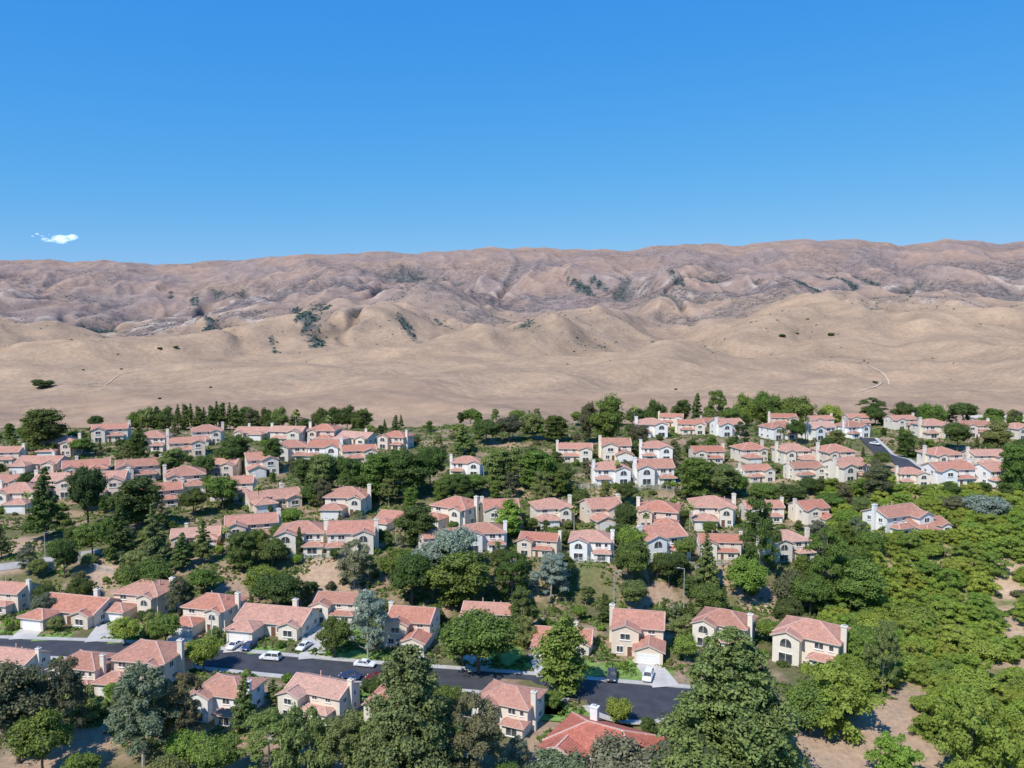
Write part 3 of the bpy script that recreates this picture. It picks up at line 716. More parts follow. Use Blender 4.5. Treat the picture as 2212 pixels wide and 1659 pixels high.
tmpl('tall0',12,7,cl_broad(12,7.5,38,.57)+cl_broad(8,6,12,.4),17000,.32,BM,.26,lab='tall upright leafy tree')
tmpl('tall1',12,7,cl_broad(12,6.6,32,.6)+cl_broad(9,7,16,.42),17000,.32,BM,.26,lab='tall upright leafy tree')
for i in range(2): tmpl('euc%d'%i,15,9.5,cl_euc(15,9.5,60,.28,(.055,.14)),20000,.32,BM,.26,'palebark',False,.5,18,name='eucalyptus_tree',cat='eucalyptus tree',lab='airy eucalyptus tree with pale limbs')
for i in range(2): tmpl('bigpine%d'%i,18,11,cl_pine(18,13.5,150,.1,.5),48000,.34,['pine','olive','dark'],.32,droop=.25,k=20,name='pine_tree',cat='pine tree',lab='large shaggy spreading conifer')
for i in range(2): tmpl('pine%d'%i,12,5.2,cl_pine(12,5.6,54),10000,.34,['pine','dark','olive'],.2,droop=.2,name='pine_tree',cat='pine tree',lab='slender conical pine tree')
tmpl('cyp',9,2.2,cl_col(9,2.2),3200,.3,['dark','mid'],.14,k=0,name='cypress_tree',cat='cypress tree',lab='narrow column cypress tree')
tmpl('poplar',11,4.2,cl_col(11,4.6,22)+cl_broad(10,4.2,10,.45),10000,.34,['mid','bright','dark'],.2,name='tree',lab='upright narrow leafy tree')
for i in range(3): tmpl('shrub%d'%i,2.4,3.6,cl_shrub(2.4,3.6),2600,.3,BM,0,name='shrub',cat='shrub',lab='rounded leafy garden shrub')
for i in range(2): tmpl('bush%d'%i,4.5,6.5,cl_broad(4.5,6.4,24,.5)+cl_shrub(3.4,6,9),10000,.30,BM,.12,name='bush',cat='bush',lab='spreading leafy bushy thicket')
for i in range(3): tmpl('pepper%d'%i,5.5,7,cl_euc(5.5,7.4,54,.10,(.05,.12)),14000,.25,BM,.14,'bark',False,.7,14,name='pepper_tree',cat='pepper tree',lab='feathery spreading pepper tree')
def palm():
    mb=MB(); Hh=9
    for i in range(26):
        a=R(0,6.28); el=R(-.5,1.1); L=R(2.0,2.7); p=Vector((0,0,Hh-.6)); d=Vector((math.cos(a)*math.cos(el),math.sin(a)*math.cos(el),math.sin(el))); sd=Vector((-math.sin(a),math.cos(a),0))
        for s in range(5):
            q=p+d*L/5; w0=.5*math.sin(math.pi*(s+.3)/5.6); w1=.5*math.sin(math.pi*(s+1.3)/5.6)
            for sg in(-1,1): mb.face([p,q,q+sd*sg*w1-Vector((0,0,.25*w1)),p+sd*sg*w0-Vector((0,0,.25*w0))],0)
            p=q; d=(d-Vector((0,0,.28))).normalized()
    me=mb.mesh('crown',['olive','core']); tb=MB()
    for i in range(8): tb.tube((.04*math.sin(i),0,-.8+i*(Hh+.3)/8),(.04*math.sin(i+1),0,-.8+(i+1)*(Hh+.3)/8),.26-.012*i,.22-.012*i,7,0,False)
    v={}
    for m_ in('olive','mid'):
        c=me.copy(); c.materials[0]=M[m_]; v[m_]=c
    T['palm']=dict(H=9,W=5,crown=v,trunk=tb.mesh('trunk',['palebark']),name='palm_tree',cat='palm tree',lab='slim palm with feathery fronds')
palm()
CN={'dark':'dark green ','mid':'green ','bright':'bright green ','olive':'olive green ','grey':'grey-green ','silver':'silvery grey ','brown':'brownish ','yellow':'yellow-green ','pine':'green '}
GRP={'tree':'garden trees among the houses','eucalyptus tree':'eucalyptus trees among the houses','pine tree':'pine trees among the houses','cypress tree':'cypress trees among the houses','palm tree':'palm trees among the houses','shrub':'shrubs in gardens and on banks','bush':'bushes on the dry slope','pepper tree':'pepper trees on the dry slope'}
PL_=[]
CNT={}
def plant(key,mat,x,y,h,w=None,z=None):
    t=T[key]; s=h/t['H']; sx=s if w is None else w/t['W']; sx=min(max(sx,s*.6),s*1.7)
    if mat not in t['crown']: mat=list(t['crown'])[0]
    z=h1(x,y) if z is None else z
    cat=t['cat']; lab=CN[mat]+t['lab']; rz=R(0,6.28)
    if t['trunk'] is None:
        o=obj(t['name'],t['crown'][mat],None,(x,y,z-.1),rz,(sx,sx*R(.85,1.1),s)); tag(o,lab,cat,GRP[cat])
    else:
        o=obj(t['name'],None,None,(x,y,z-.15),rz,(sx,sx*R(.88,1.12),s)); tag(o,lab,cat,GRP[cat])
        obj('trunk',t['trunk'],o); obj('crown',t['crown'][mat],o)
    PL_.append((x,y,sx*t['W']/2)); CNT[t['name']]=CNT.get(t['name'],0)+1
def KT(px,pb,pt,wp,key,mat):
    x,y,z=P(px,pb)
    if key=='tall0' and random.random()<.5: key='tall1'
    if mat=='dark' and random.random()<.35: mat=random.choice(['mid','olive','mid','brown'])
    dx,dy,dz=ray(px,pt); h=max(1.5,CZ+dz/dy*y-z); plant(key,mat,x,y,h,wp*y/FP,None)
keys=[(40,1650,1420,150,'tall0','brown'),(135,1620,1425,110,'euc0','brown'),(310,1655,1445,170,'euc0','grey'),(405,1625,1450,90,'euc1','brown'),(530,1590,1460,60,'pine0','pine'),
(95,1690,1530,130,'broad0','mid'),(470,1690,1590,120,'broad1','mid'),
(585,1690,1535,130,'euc1','olive'),(660,1700,1530,140,'pepper0','olive'),(745,1700,1540,150,'euc0','olive'),(885,1725,1395,230,'bigpine0','olive'),(800,1700,1550,120,'pepper1','olive'),(1015,1700,1500,140,'euc1','brown'),
(1215,1500,1325,105,'poplar','mid'),(1035,1455,1320,165,'broad1','mid'),(722,1420,1335,85,'broad0','dark'),(795,1420,1275,90,'euc1','silver'),
(1575,1700,1362,290,'bigpine1','olive'),(1345,1710,1610,190,'bush0','grey'),(1200,1700,1620,140,'bush1','grey'),(1455,1700,1600,130,'pepper2','grey'),(1480,1432,1370,56,'broad2','bright'),(1335,1568,1498,66,'broad1','yellow'),
(1800,1580,1430,180,'pepper2','bright'),(1750,1590,1480,120,'broad3','bright'),(440,1450,1376,80,'broad1','bright'),(358,1396,1325,74,'broad2','mid'),(270,1395,1333,70,'broad0','yellow'),(95,1340,1280,50,'broad0','grey'),
(970,1560,1480,70,'broad1','mid'),(590,1515,1465,45,'pine1','pine'),(1130,1370,1270,70,'euc0','dark'),(1000,1440,1370,80,'broad0','dark'),
(1930,1695,1585,120,'pepper0','bright'),(2095,1690,1500,170,'pepper1','bright'),(2195,1690,1540,130,'pepper2','yellow'),(2060,1600,1480,120,'pepper2','yellow'),
(100,1165,1010,75,'pine0','dark'),(190,1140,1005,90,'broad1','dark'),(300,1145,1025,105,'tall0','dark'),(335,1225,1085,70,'pine1','dark'),(262,1215,1090,65,'pine0','dark'),(200,1205,1125,75,'broad2','mid'),(140,1250,1160,60,'broad1','dark'),
(440,1215,1120,45,'pine1','pine'),(395,1230,1150,55,'pine0','pine'),(520,1235,1145,70,'tall0','dark'),(560,1215,1140,50,'broad1','mid'),
(1000,1320,1185,150,'tall0','mid'),(890,1310,1195,105,'broad3','dark'),(765,1270,1165,75,'euc1','grey'),(600,1325,1240,115,'broad2','dark'),(318,1290,1195,110,'broad1','mid'),(385,1335,1250,60,'euc0','brown'),
(905,1185,1085,85,'tall0','dark'),(1102,1160,1075,62,'poplar','bright'),(980,1245,1135,100,'broad1','silver'),(925,1260,1170,80,'broad0','silver'),(1190,1300,1195,80,'euc0','silver'),(1105,1300,1190,80,'euc1','dark'),(1305,1345,1280,28,'cyp','dark'),
(648,1205,1140,14,'cyp','dark'),(1365,1270,1165,85,'broad2','mid'),(1525,1290,1150,60,'pine1','pine'),(1445,1270,1190,60,'broad1','dark'),(1640,1260,1075,95,'euc0','dark'),(1780,1310,1140,105,'euc1','dark'),(1855,1330,1205,110,'tall0','mid'),(1612,1305,1205,95,'broad0','bright'),(1350,1160,1085,60,'broad2','dark'),
(1530,1340,1260,80,'broad1','mid'),(1750,1330,1240,90,'broad0','mid'),(1705,1310,1230,80,'bush0','dark'),(1370,1320,1250,65,'broad1','olive'),(1700,1370,1290,70,'broad2','dark'),(1860,1440,1350,75,'broad2','bright'),(1905,1500,1340,80,'euc0','olive'),
(1312,975,845,75,'tall0','mid'),(1270,960,865,40,'tall0','dark'),(1416,915,862,45,'broad0','dark'),(1505,905,850,40,'pine0','dark'),(1545,912,843,60,'euc0','dark'),(1610,905,850,60,'broad0','dark'),(1655,905,842,60,'broad1','dark'),(1715,905,855,90,'broad2','mid'),(1795,905,872,50,'broad1','yellow'),(1880,915,858,60,'euc1','dark'),(1950,920,868,60,'broad0','dark'),(2010,915,870,70,'broad1','dark'),(2080,915,868,70,'broad2','dark'),(2140,930,895,60,'broad0','dark'),(1475,915,860,40,'tall0','dark'),
(95,985,882,105,'tall0','dark'),(70,975,900,60,'broad0','dark'),(855,960,895,35,'pine0','dark'),(1100,955,895,60,'broad0','dark'),(1150,950,890,60,'broad1','dark'),(1200,955,895,60,'tall0','dark'),(1050,960,905,60,'broad2','dark'),(1000,980,915,60,'pine1','dark'),
(505,1020,935,70,'tall0','dark'),(590,1018,942,50,'tall0','dark'),(300,1000,930,45,'tall0','dark'),(180,985,945,60,'broad0','mid'),(375,1030,965,60,'tall0','dark'),(60,990,950,55,'broad3','dark'),(440,1040,985,50,'broad3','mid'),
(700,1080,975,75,'tall0','dark'),(660,1060,985,60,'tall0','dark'),(760,1080,985,75,'euc0','dark'),(820,1080,975,85,'tall0','dark'),(885,1080,970,85,'tall0','dark'),(930,1060,960,70,'broad1','dark'),(730,1060,985,60,'broad3','dark'),(850,1050,970,60,'pine0','dark'),(790,1075,1000,60,'broad3','mid'),
(1080,1060,965,80,'tall0','dark'),(1160,1060,970,90,'tall0','dark'),(1120,1050,965,60,'euc0','dark'),(1215,1055,1000,60,'broad0','dark'),(1500,1080,985,85,'tall0','dark'),(1560,1080,1000,70,'tall0','dark'),(1590,1075,1020,55,'broad0','mid'),(1650,1092,1040,70,'broad2','dark'),(1710,1094,1045,70,'broad1','dark'),(1895,1085,1005,70,'tall0','dark'),(1955,990,930,42,'tall0','dark'),(2185,1080,960,70,'tall0','dark'),(2130,1130,1070,90,'broad1','silver'),(2060,1115,1070,65,'broad0','dark'),(1790,1110,1060,70,'broad2','mid'),
(1600,980,910,40,'euc1','dark'),(1720,960,905,45,'broad0','dark'),(1805,975,925,40,'tall0','dark'),(2068,975,910,55,'broad1','dark'),(2150,985,905,60,'tall0','dark'),(1380,975,915,45,'broad2','dark'),(1350,985,940,60,'broad0','dark'),(1905,1012,975,40,'broad3','dark')]
keys+=[(x,930-abs(x-420)*.02,866+R(0,16),R(22,30),'cyp' if i%2 else 'pine1','dark') for i,x in enumerate(range(385,515,14))]
keys+=[(x,925,878+R(-4,10),R(35,50),random.choice(['tall0','broad0','pine0']),'dark') for x in (300,318,340,358,530,555,605,640,700,725,545,575,690,780,750)]
keys+=[(a,b,b-R(48,60),24,'palm','olive') for a,b in ((1045,1045),(640,945),(855,1180),(1335,1050),(1370,930),(1740,955),(1870,1050),(60,1120),(490,1195),(1075,1220),(765,1180),(1905,1195),(710,950),(1690,985),(1395,1165),(1490,1150),(1240,1150),(560,1110))]
for k_ in keys: KT(*k_)

roads_xy=[(p[0],p[1],6.9) for p in resample(road,3)]+[(cx,cy,11.5)]+[(p[0],p[1],6.5) for p in resample(r2,3)]+[(p[0],p[1],4.5) for p in resample(r3,3)]+[(a,b,c+1.6) for a,b,c in drives]
ra=np.array(roads_xy)
dirt=[(W(1870,1590),8),(W(1930,1545),6.5),(W(1970,1500),5),(W(1820,1640),8),(W(1760,1650),7),(W(2185,1230),4),(W(2178,1270),4),(W(2172,1310),4),(W(2180,1350),4),(W(2208,1372),4.5),(W(2208,1440),4),(W(120,1640),9),(W(1275,1262),3.5),(W(1310,1282),3),(W(700,1250),6),(W(535,1272),5),(W(1400,1285),4),(W(215,1240),5)]
SX=[(h[0],h[1],h[2],8.6 if h[4]=='t3' else 6.8) for h in HW]
for p in resample(r2,4): SX.append((p[0],p[1],h1(*p)-1.0,3.5))
for p in resample(road,5):
    if p[0]<45: SX.append((p[0],p[1],-1.2,4.))
for a,b,c in drives: SX.append((a,b,-1.0,5.))
for t in (-8,-3,2,7): SX.append((cx+t,cy-5,-1.2,4.))
for p,r_ in dirt: SX.append((p[0],p[1],h1(*p)-1.0,r_*.8))
def los(x,y,extra):
    best=99
    u=x/y
    for a,b,c,hw in SX:
        if b>y+3 and b-y<75 and abs(u-a/b)<hw/b+.004:
            zz=CZ+(c+extra-CZ)/b*y; best=min(best,zz)
    return best
def scatter(n,u0,u1,d0,d1,kinds,hr,extra=1.2,sp=.75,free=.04,tries=14,wf=1.):
    c=0
    for _ in range(n*tries):
        if c>=n: break
        d=R(d0,d1); u=R(u0,u1); x=u*d; y=d
        if np.min(np.hypot(hx-x,hy-y))<8.8: continue
        if np.any(np.hypot(ra[:,0]-x,ra[:,1]-y)<ra[:,2]): continue
        if any(math.hypot(x-p[0],y-p[1])<r_ for p,r_ in dirt): continue
        key,mat=random.choice(kinds); h=R(*hr)
        g=h1(x,y); lim=los(x,y,extra)-g
        if random.random()>=free: h=min(h,lim)
        if h<1.1: continue
        if h<hr[0]*.75:
            if h<3.2: key,mat='shrub%d'%random.randrange(3),random.choice(['dark','mid','mid','olive','brown','bright'])
        t=T[key]
        if CNT.get(t['name'],0)>=290: continue
        w=t['W']*h/t['H']*wf
        if key.startswith('broad') or key.startswith('tall'): w=min(w*1.1,h*1.1)
        P_=np.array(PL_)
        if np.any(np.hypot(P_[:,0]-x,P_[:,1]-y)<(P_[:,2]+w/2)*sp): continue
        plant(key,mat,x,y,h,w,g); c+=1
    return c
br=[('broad0','mid'),('broad1','dark'),('broad2','mid'),('tall0','dark'),('broad3','olive'),('broad1','bright'),('euc0','dark'),('pine0','pine'),('euc1','grey'),('pepper0','olive')]
dk=[('broad0','dark'),('tall0','dark'),('broad1','mid'),('tall1','mid'),('pine0','pine'),('broad3','dark'),('euc0','olive'),('euc1','brown')]
sh=[('shrub0','mid'),('shrub1','dark'),('shrub2','olive'),('shrub0','bright'),('shrub1','brown')]
bu=[('bush0','dark'),('bush1','mid'),('bush0','olive'),('bush1','bright'),('bush0','brown')]
gr=[('pepper0','bright'),('pepper1','yellow'),('pepper2','bright'),('pepper1','yellow'),('pepper0','bright'),('pepper1','bright'),('pepper2','yellow'),('pepper0','yellow'),('bush1','yellow')]
scatter(14,-.60,.30,118,134,br,(6,10),2,free=.0)
scatter(22,-.64,.40,140,160,br,(4,8),.8)
scatter(26,-.64,.46,176,206,br,(3.5,6.5),.4)
scatter(60,-.66,.46,206,234,dk+br,(5,11),.4,sp=.6)
scatter(36,-.66,.46,236,262,br,(4,8),.6)
scatter(60,-.66,.66,266,300,dk,(7,13),.5,sp=.55)
scatter(60,-.66,.66,300,372,dk,(5,9),.6,sp=.6)
scatter(45,-.66,.66,372,426,dk,(5,9),.8,sp=.6)
scatter(30,-.1,.64,404,426,dk,(7,10),1.2,sp=.5,free=.4)
scatter(280,.40,.69,138,285,gr,(3.2,6.2),.6,sp=.40,free=.0,tries=36,wf=1.25)
scatter(150,-.66,.62,206,425,bu,(2.2,3.6),.8,sp=.5)
scatter(110,-.66,.46,150,232,sh,(1.2,2.4),.6,sp=.55)
scatter(150,-.66,.66,232,420,sh,(1.4,2.8),.8,sp=.55)

# ground cover tufts (uncountable)
def tufts(name,n,area,size,mats,label):
    xs,ys=area(n); z=hf(xs,ys); k=3
    c=np.repeat(np.stack([xs,ys,z],1),k,0); m_=len(c)
    c+=rng.normal(size=(m_,3))*np.array([.35,.35,.0])*size; c[:,2]+=size*.25
    nrm=rng.normal(size=(m_,3)); nrm[:,2]+=.5; nrm/=np.linalg.norm(nrm,axis=1)[:,None]
    a=np.cross(nrm,rng.normal(size=(m_,3))); a/=np.linalg.norm(a,axis=1)[:,None]; b=np.cross(nrm,a)
    s=(size*(.5+1.0*rng.random(m_)))[:,None]
    q=np.stack([c-a*s*.6,c-b*s*.4,c+a*s*.6,c+b*s*.4],1)
    return tag(obj(name,qmesh(name,q,mats)),label,'ground cover',kind='stuff')
def area1(n):
    d=rng.uniform(140,425,n); u=rng.uniform(-.68,.68,n); x=u*d
    f=fbm(x/9,d/9,3,77)>-.08
    rr=np.full(n,True)
    for a,b,c in ra: rr&=np.hypot(x-a,d-b)>c-.6
    for p,r_ in dirt: rr&=np.hypot(x-p[0],d-p[1])>r_
    for a,b in zip(hx,hy): rr&=np.hypot(x-a,d-b)>7
    f&=rr; return x[f],d[f]
tufts('ground_cover',80000,area1,.75,['mid'],'low green ground cover over the banks')
tufts('dry_brush',40000,area1,.6,['brown'],'dry brown brush scattered over the banks')
iy=rng.integers(KG+10,len(rows)-2,1800000); ix=rng.integers(2,NC-2,1800000)
vv=veg[iy,ix]*.35+gul[iy,ix]*2.6+line[iy,ix]*.08+.002
ok=(rng.random(len(iy))<vv*.10*np.clip((Y[iy,ix]/2600)**1.,.3,2))&(np.abs(X[iy,ix]/Y[iy,ix])<.72)&(Y[iy,ix]<3650)&(Y[iy,ix]>1150)
iy=iy[ok];ix=ix[ok]
cx_=X[iy,ix]+rng.normal(size=len(iy))*4; cy_=Y[iy,ix]+rng.normal(size=len(iy))*4; cz_=hb(cx_,cy_)
k=5; sz=np.repeat(1.1+2.0*rng.random(len(iy))**2+gul[iy,ix]*1.8,k)
c=np.repeat(np.stack([cx_,cy_,cz_],1),k,0); c+=rng.normal(size=c.shape)*np.array([.45,.45,.2])*sz[:,None]; c[:,2]+=sz*.35
nrm=rng.normal(size=c.shape)+np.array([0,-.3,.6]); nrm/=np.linalg.norm(nrm,axis=1)[:,None]
a=np.cross(nrm,rng.normal(size=c.shape)); a/=np.linalg.norm(a,axis=1)[:,None]; b=np.cross(nrm,a); s=sz[:,None]
q=np.stack([c-a*s*.6,c-b*s*.5,c+a*s*.6,c+b*s*.5],1)
M['scrub']=leafmat('foliage_scrub',[(.2,(.075,.11,.12)),(.5,(.11,.14,.145)),(.85,(.16,.175,.17))],.02,.1)
tag(obj('hillside_scrub',qmesh('hillside_scrub',q,['scrub'])),'dark chaparral scrub dotted over the dry hills','scrub',kind='stuff')
for (px,py,w) in ((90,838,50),(1690,728,18),(1722,722,10),(1795,725,18),(262,798,8),(455,838,8),(345,862,8),(1890,828,14),(1460,842,8),(180,800,7),(345,755,12),(380,752,14),(1745,690,7),(1240,760,6)):
    x,y,z=P(px,py,True); h=w*y/FP*.38
    plant('bush%d'%(px%2),'dark',x,y,max(h,2),w*y/FP,z)

# ------------------------------------------------------------ fences, lamps
def fence(pts,h,label,mat='fence',sp=2.4,bars=True):
    wp=resample([W(*p) for p in pts],sp); mb=MB(); zz=[h1(*p) for p in wp]
    pw=.08 if bars else .05
    for i,(p,z) in enumerate(zip(wp,zz)):
        mb.box(p[0]-pw,p[0]+pw,p[1]-pw,p[1]+pw,z-.5,z+h+.12,0)
        if i<len(wp)-1:
            q=wp[i+1]; z2=zz[i+1]
            for t in(.12,.94): mb.beam((p[0],p[1],z+h*t),(q[0],q[1],z2+h*t),.07,0)
            if bars:
                for j in range(1,8):
                    f=j/8; a=(p[0]+(q[0]-p[0])*f,p[1]+(q[1]-p[1])*f); zz_=z+(z2-z)*f
                    mb.beam((a[0],a[1],zz_+h*.12),(a[0],a[1],zz_+h*.94),.05,0)
    tag(obj('fence',mb.mesh('fence',[mat])),label,'fence','fences along the gardens')
fence([(585,1212),(640,1210),(730,1213)],1.6,'pale metal railing on top of a planted bank')
fence([(1190,1232),(1290,1236),(1350,1232)],1.6,'pale metal railing below a white house')
fence([(1380,1228),(1480,1232),(1570,1240)],1.6,'pale metal railing along garden edges')
fence([(1240,1056),(1350,1062),(1470,1066)],1.7,'white picket railing below the hilltop houses')
fence([(170,1216),(205,1232),(245,1240)],1.6,'white picket fence beside the lane')
fence([(1755,1255),(1790,1275),(1812,1300)],1.5,'pale garden fence descending the bank')
fence([(1880,1180),(1950,1182),(2050,1168)],1.5,'pale fence around a garden')
fence([(1990,1445),(1940,1470),(1840,1485)],1.7,'thin green metal fence beside the dirt clearing','mesh',2.6,False)
def lamp(px,pb,pt,arm,label):
    x,y,z=P(px,pb); dx,dy,dz=ray(px,pt); h=CZ+dz/dy*y-z; z=h1(x,y)
    e=obj('street_lamp',None,None,(x,y,z)); tag(e,label,'street lamp','street lamps')
    mb=MB(); mb.tube((0,0,-.5),(0,0,h),.13,.08,8); mb.beam((0,0,h-.1),(arm,0,h+.15),.1); mb.box(-.2,.2,-.2,.2,-.4,.25); obj('pole',mb.mesh('pole',['pole']),e)
    mb=MB(); s=1 if arm>0 else -1; mb.box(min(arm,arm+s*.8),max(arm,arm+s*.8),-.17,.17,h+.12,h+.26,0); mb.box(min(arm+s*.1,arm+s*.7),max(arm+s*.1,arm+s*.7),-.12,.12,h+.06,h+.118,1); obj('lamp_head',mb.mesh('lamp_head',['pole','lamp']),e)
lamp(98,1205,1150,1.6,'grey street lamp beside the concrete lane')
lamp(1477,1315,1228,-1.2,'grey street lamp on a tall pole on the bank')
lamp(1326,1330,1235,1.2,'grey street lamp on a tall pole among trees')
lamp(458,1400,1330,1.2,'slim grey street lamp beside the street')

# ------------------------------------------------------------ cars
def carmesh(kind):
    L,Wd,Ht={'sedan':(4.7,1.82,1.45),'suv':(4.8,1.92,1.75),'pickup':(5.6,1.98,1.85)}[kind]
    hl=L/2; hw=Wd/2
    belt=.95 if kind=='sedan' else 1.08
    prof=[(-hl,.38),(-hl-.02,.62),(-hl+.12,belt-.18),(-hl+1.05,belt-.03),(-hl+1.3,belt),(hl-.9,belt+.02),(hl-.1,belt-.04),(hl,.7),(hl-.03,.38)]
    mb=MB(); secs=[(-hw,.0,.06),(-hw+.12,.0,0),(hw-.12,0,0),(hw,0,.06)]
    rings=[]
    for (yy,_,ins) in secs: rings.append([(x*(1-ins*.35),yy,(z-.38)*(1-ins*1.6)+.38 if z>.5 else z) for x,z in prof])
    for A,B in zip(rings[:-1],rings[1:]):
        for i in range(len(prof)): j=(i+1)%len(prof); mb.face([A[i],B[i],B[j],A[j]],0)
    mb.face(rings[0],0); mb.face(rings[-1][::-1],0)
    cab={'sedan':[(-hl+1.15,belt-.02),(-hl+1.85,Ht-.04),(hl-1.7,Ht-.05),(hl-.75,belt)],'suv':[(-hl+1.1,belt-.02),(-hl+1.7,Ht-.04),(hl-.5,Ht-.06),(hl-.12,belt)],'pickup':[(-hl+1.3,belt-.02),(-hl+1.95,Ht-.04),(hl-2.2,Ht-.05),(hl-1.95,belt)]}[kind]
    g=MB(); ti=.2
    yb=hw-.07; yt=hw-.07-ti
    A=[(cab[0][0],-yb,belt-.02),(cab[1][0],-yt,Ht-.05),(cab[2][0],-yt,Ht-.05),(cab[3][0],-yb,belt-.02)]; B=[(a,-b,c) for a,b,c in A]
    g.face(A,0); g.face(B[::-1],0); g.face([A[0],B[0],B[1],A[1]][::-1],0); g.face([A[3],A[2],B[2],B[3]][::-1],0)
    mb.box(cab[1][0]-.05,cab[2][0]+.05,-yt-.02,yt+.02,Ht-.06,Ht,0)
    for sgn in(-1,1):
        for i,j in((0,1),(3,2)): mb.beam((A[i][0],sgn*yb,A[i][2]),(A[j][0],sgn*yt,A[j][2]),.09,0)
        xm=(A[1][0]+A[2][0])/2; mb.beam((xm,sgn*yb,belt),(xm,sgn*yt,Ht-.05),.08,0)
        mb.box(cab[0][0]+.35,cab[0][0]+.5,sgn*(hw+.08)-.09,sgn*(hw+.08)+.09,belt,belt+.14,0)
    if kind=='pickup':
        mb.box(hl-1.9,hl-.15,-hw+.1,-hw+.17,belt,belt+.1,0); mb.box(hl-1.9,hl-.15,hw-.17,hw-.1,belt,belt+.1,0)
    body=mb.mesh('body',['c_white']); gl=g.mesh('window',['glass'])
    wm=MB(); r_=.34 if kind=='sedan' else .39
    wm.tube((0,-.11,0),(0,.11,0),r_,r_,18,0); wm.tube((0,-.125,0),(0,.125,0),r_*.6,r_*.6,12,1); wmesh=wm.mesh('wheel',['tyre','rim'])
    l=MB(); l.box(-.06,.06,-.2,.2,-.08,.08); hlm=l.mesh('headlight',['lamp']); tl=l.mesh('tail_light',['tail'])
    return dict(body=body,glass=gl,wheel=wmesh,hl=hlm,tl=tl,L=L,W=Wd,r=r_)
CARS={k_:carmesh(k_) for k_ in('sedan','suv','pickup')}
def car(px,py,kind,colr,yaw,label):
    x,y=W(px,py)
    k_=CARS[kind]; z=(.04 if roaddist(x,y)<RW else .18) if y<205 else h1(x,y)+.5
    e=obj('parked_car',None,None,(x,y,z),math.radians(yaw)); tag(e,label,'car','cars parked along the street and driveways')
    b_=obj('body',k_['body'],e); b_.material_slots[0].link='OBJECT'; b_.material_slots[0].material=M['c_'+colr]
    obj('window',k_['glass'],e)
    for sx in(-1,1):
        for sy in(-1,1): obj('wheel',k_['wheel'],e,(sx*(k_['L']/2-.9),sy*(k_['W']/2-.12),k_['r']))
    for sy in(-1,1):
        obj('headlight',k_['hl'],e,(-k_['L']/2+.0,sy*(k_['W']/2-.32),.66)); obj('tail_light',k_['tl'],e,(k_['L']/2-.02,sy*(k_['W']/2-.3),.8))
ra_=-11
car(322,1402,'suv','black',ra_,'black sport utility vehicle parked at the kerb')
car(507,1400,'sedan','white',75,'white sedan parked on a driveway')
car(538,1402,'sedan','blue',78,'dark blue sedan parked on a driveway')
car(657,1402,'sedan','white',74,'white hatchback parked on a driveway')
car(585,1425,'suv','white',ra_,'white crossover parked beside the kerb')
car(788,1440,'sedan','white',ra_+180,'white sedan parked beside the kerb')
car(815,1469,'sedan','red',ra_,'dark red sedan parked at the far kerb')
car(757,1466,'sedan','blue',ra_,'blue sedan partly hidden by a roof')
car(1322,1466,'pickup','dark',80,'dark pickup truck parked on a driveway')
car(1400,1468,'suv','white',72,'white sport utility vehicle on a driveway')
car(395,1409,'sedan','dark',ra_,'dark sedan parked at the kerb')
car(1890,963,'sedan','white',120,'white car beside the climbing road')

# ------------------------------------------------------------ small cloud
m,nt,b=newmat('cloud_vapour'); out=[n for n in nt.nodes if n.type=='OUTPUT_MATERIAL'][0]; nt.nodes.remove(b)
lw=N(nt,'ShaderNodeLayerWeight'); lw.inputs[0].default_value=.3
al=ramp(nt,lw.outputs['Facing'],[(.1,(.34,.34,.34)),(.72,(0,0,0))]); nzz=ramp(nt,noise(nt,.01,6),[(.36,(.2,.2,.2)),(.62,(1,1,1))])
df=N(nt,'ShaderNodeBsdfDiffuse'); df.inputs[0].default_value=(.95,.95,.96,1); tl_=N(nt,'ShaderNodeBsdfTranslucent'); tl_.inputs[0].default_value=(.95,.95,.96,1)
ad=N(nt,'ShaderNodeAddShader'); nt.links.new(df.outputs[0],ad.inputs[0]); nt.links.new(tl_.outputs[0],ad.inputs[1])
tp=N(nt,'ShaderNodeBsdfTransparent'); mx=N(nt,'ShaderNodeMixShader'); nt.links.new(mixc(nt,1.,al,nzz,'MULTIPLY'),mx.inputs[0]); nt.links.new(tp.outputs[0],mx.inputs[1]); nt.links.new(ad.outputs[0],mx.inputs[2]); nt.links.new(mx.outputs[0],out.inputs[0])
M['cloud']=m
import bmesh
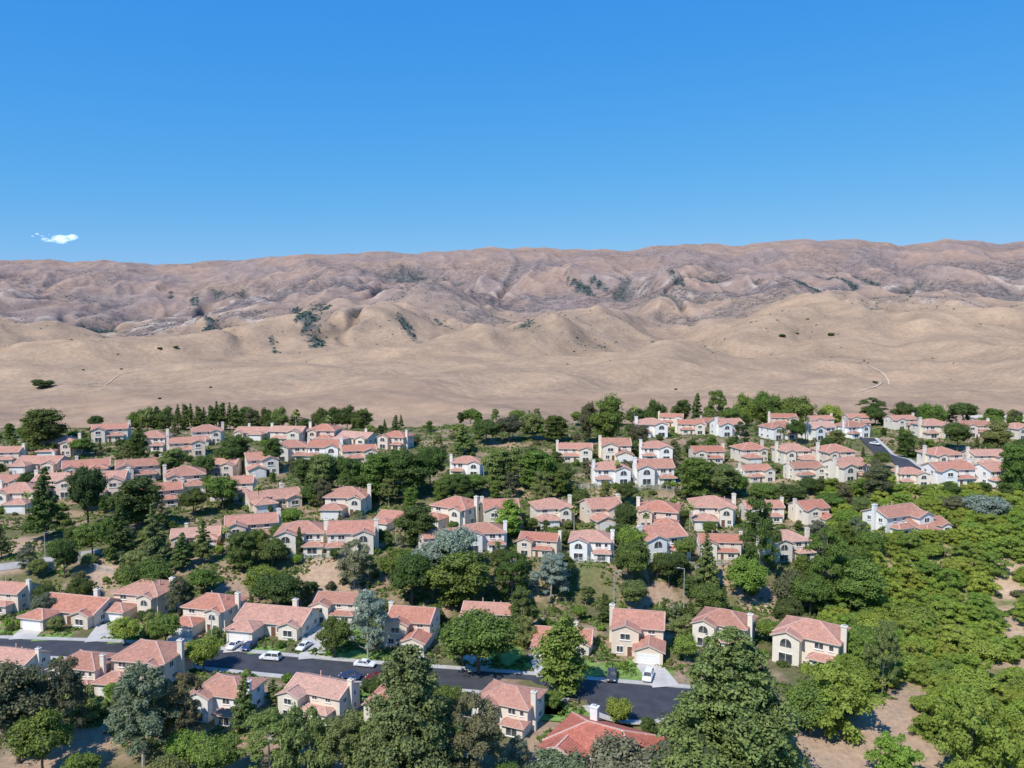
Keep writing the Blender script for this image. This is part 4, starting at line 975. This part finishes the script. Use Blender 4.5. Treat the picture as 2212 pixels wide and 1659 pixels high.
def cloud(px,py,wd,n):
    dx,dy,dz=ray(px,py); d=9000; bm=bmesh.new(); s=d/FP
    for i in range(n):
        f=(i+.5)/n-.5+R(-.05,.05)
        r_=wd*s*.15*(1-abs(f)*1.3)*R(.7,1.2)
        bmesh.ops.create_icosphere(bm,subdivisions=3,radius=1,matrix=Matrix.Translation((f*wd*s*.9,R(-150,150),R(-.5,.5)*r_*.6+f*45))@Matrix.Diagonal((r_*1.7,r_*1.2,r_*.8,1)))
    me=D.meshes.new('cloud'); bm.to_mesh(me); bm.free(); me.materials.append(M['cloud']); me.polygons.foreach_set('use_smooth',[True]*len(me.polygons))
    tag(obj('cloud',me,None,(dx/dy*d,d,CZ+dz/dy*d)),'tiny wispy white cloud in clear sky','cloud')
cloud(138,516,68,11); cloud(82,507,22,4)

# ------------------------------------------------------------ light, world, camera
S=Vector((-.44,-.62,.92)).normalized()
sun=D.lights.new('sun','SUN'); sun.energy=4.8; sun.angle=math.radians(.5); sun.color=(1,.955,.885)
so=D.objects.new('sun',sun); so.rotation_euler=S.to_track_quat('Z','Y').to_euler(); COL.objects.link(so)
w=D.worlds.new('World'); scene.world=w; w.use_nodes=True; nt=w.node_tree; bg=nt.nodes['Background']
sk=N(nt,'ShaderNodeTexSky',sky_type='NISHITA'); sk.sun_disc=False; sk.sun_elevation=math.asin(S.z); sk.sun_rotation=math.atan2(S.x,S.y)
sk.air_density=1.0; sk.dust_density=.1; sk.ozone_density=3.0; sk.altitude=300
STR=.12
sp_=N(nt,'ShaderNodeSeparateColor'); cb=N(nt,'ShaderNodeCombineColor'); nt.links.new(sk.outputs[0],sp_.inputs[0])
for i,(kk,pp) in enumerate(((.62,1.32),(.65,.56),(.90,.14))):   # colour grading of the physical sky
    m1=N(nt,'ShaderNodeMath',operation='MULTIPLY'); m1.inputs[1].default_value=.11; nt.links.new(sp_.outputs[i],m1.inputs[0])
    m2=N(nt,'ShaderNodeMath',operation='POWER'); m2.inputs[1].default_value=pp; nt.links.new(m1.outputs[0],m2.inputs[0])
    m3=N(nt,'ShaderNodeMath',operation='MULTIPLY'); m3.inputs[1].default_value=kk/STR; nt.links.new(m2.outputs[0],m3.inputs[0]); nt.links.new(m3.outputs[0],cb.inputs[i])
nt.links.new(cb.outputs[0],bg.inputs[0]); bg.inputs[1].default_value=STR
cam=D.cameras.new('camera'); cam.sensor_width=36; cam.lens=36*FP/2212; cam.clip_start=1; cam.clip_end=30000
co=D.objects.new('camera',cam); co.location=(0,0,CZ); co.rotation_euler=(math.pi/2-TH,0,0); COL.objects.link(co); scene.camera=co
print('t end',time.time()-T00,len(D.objects))
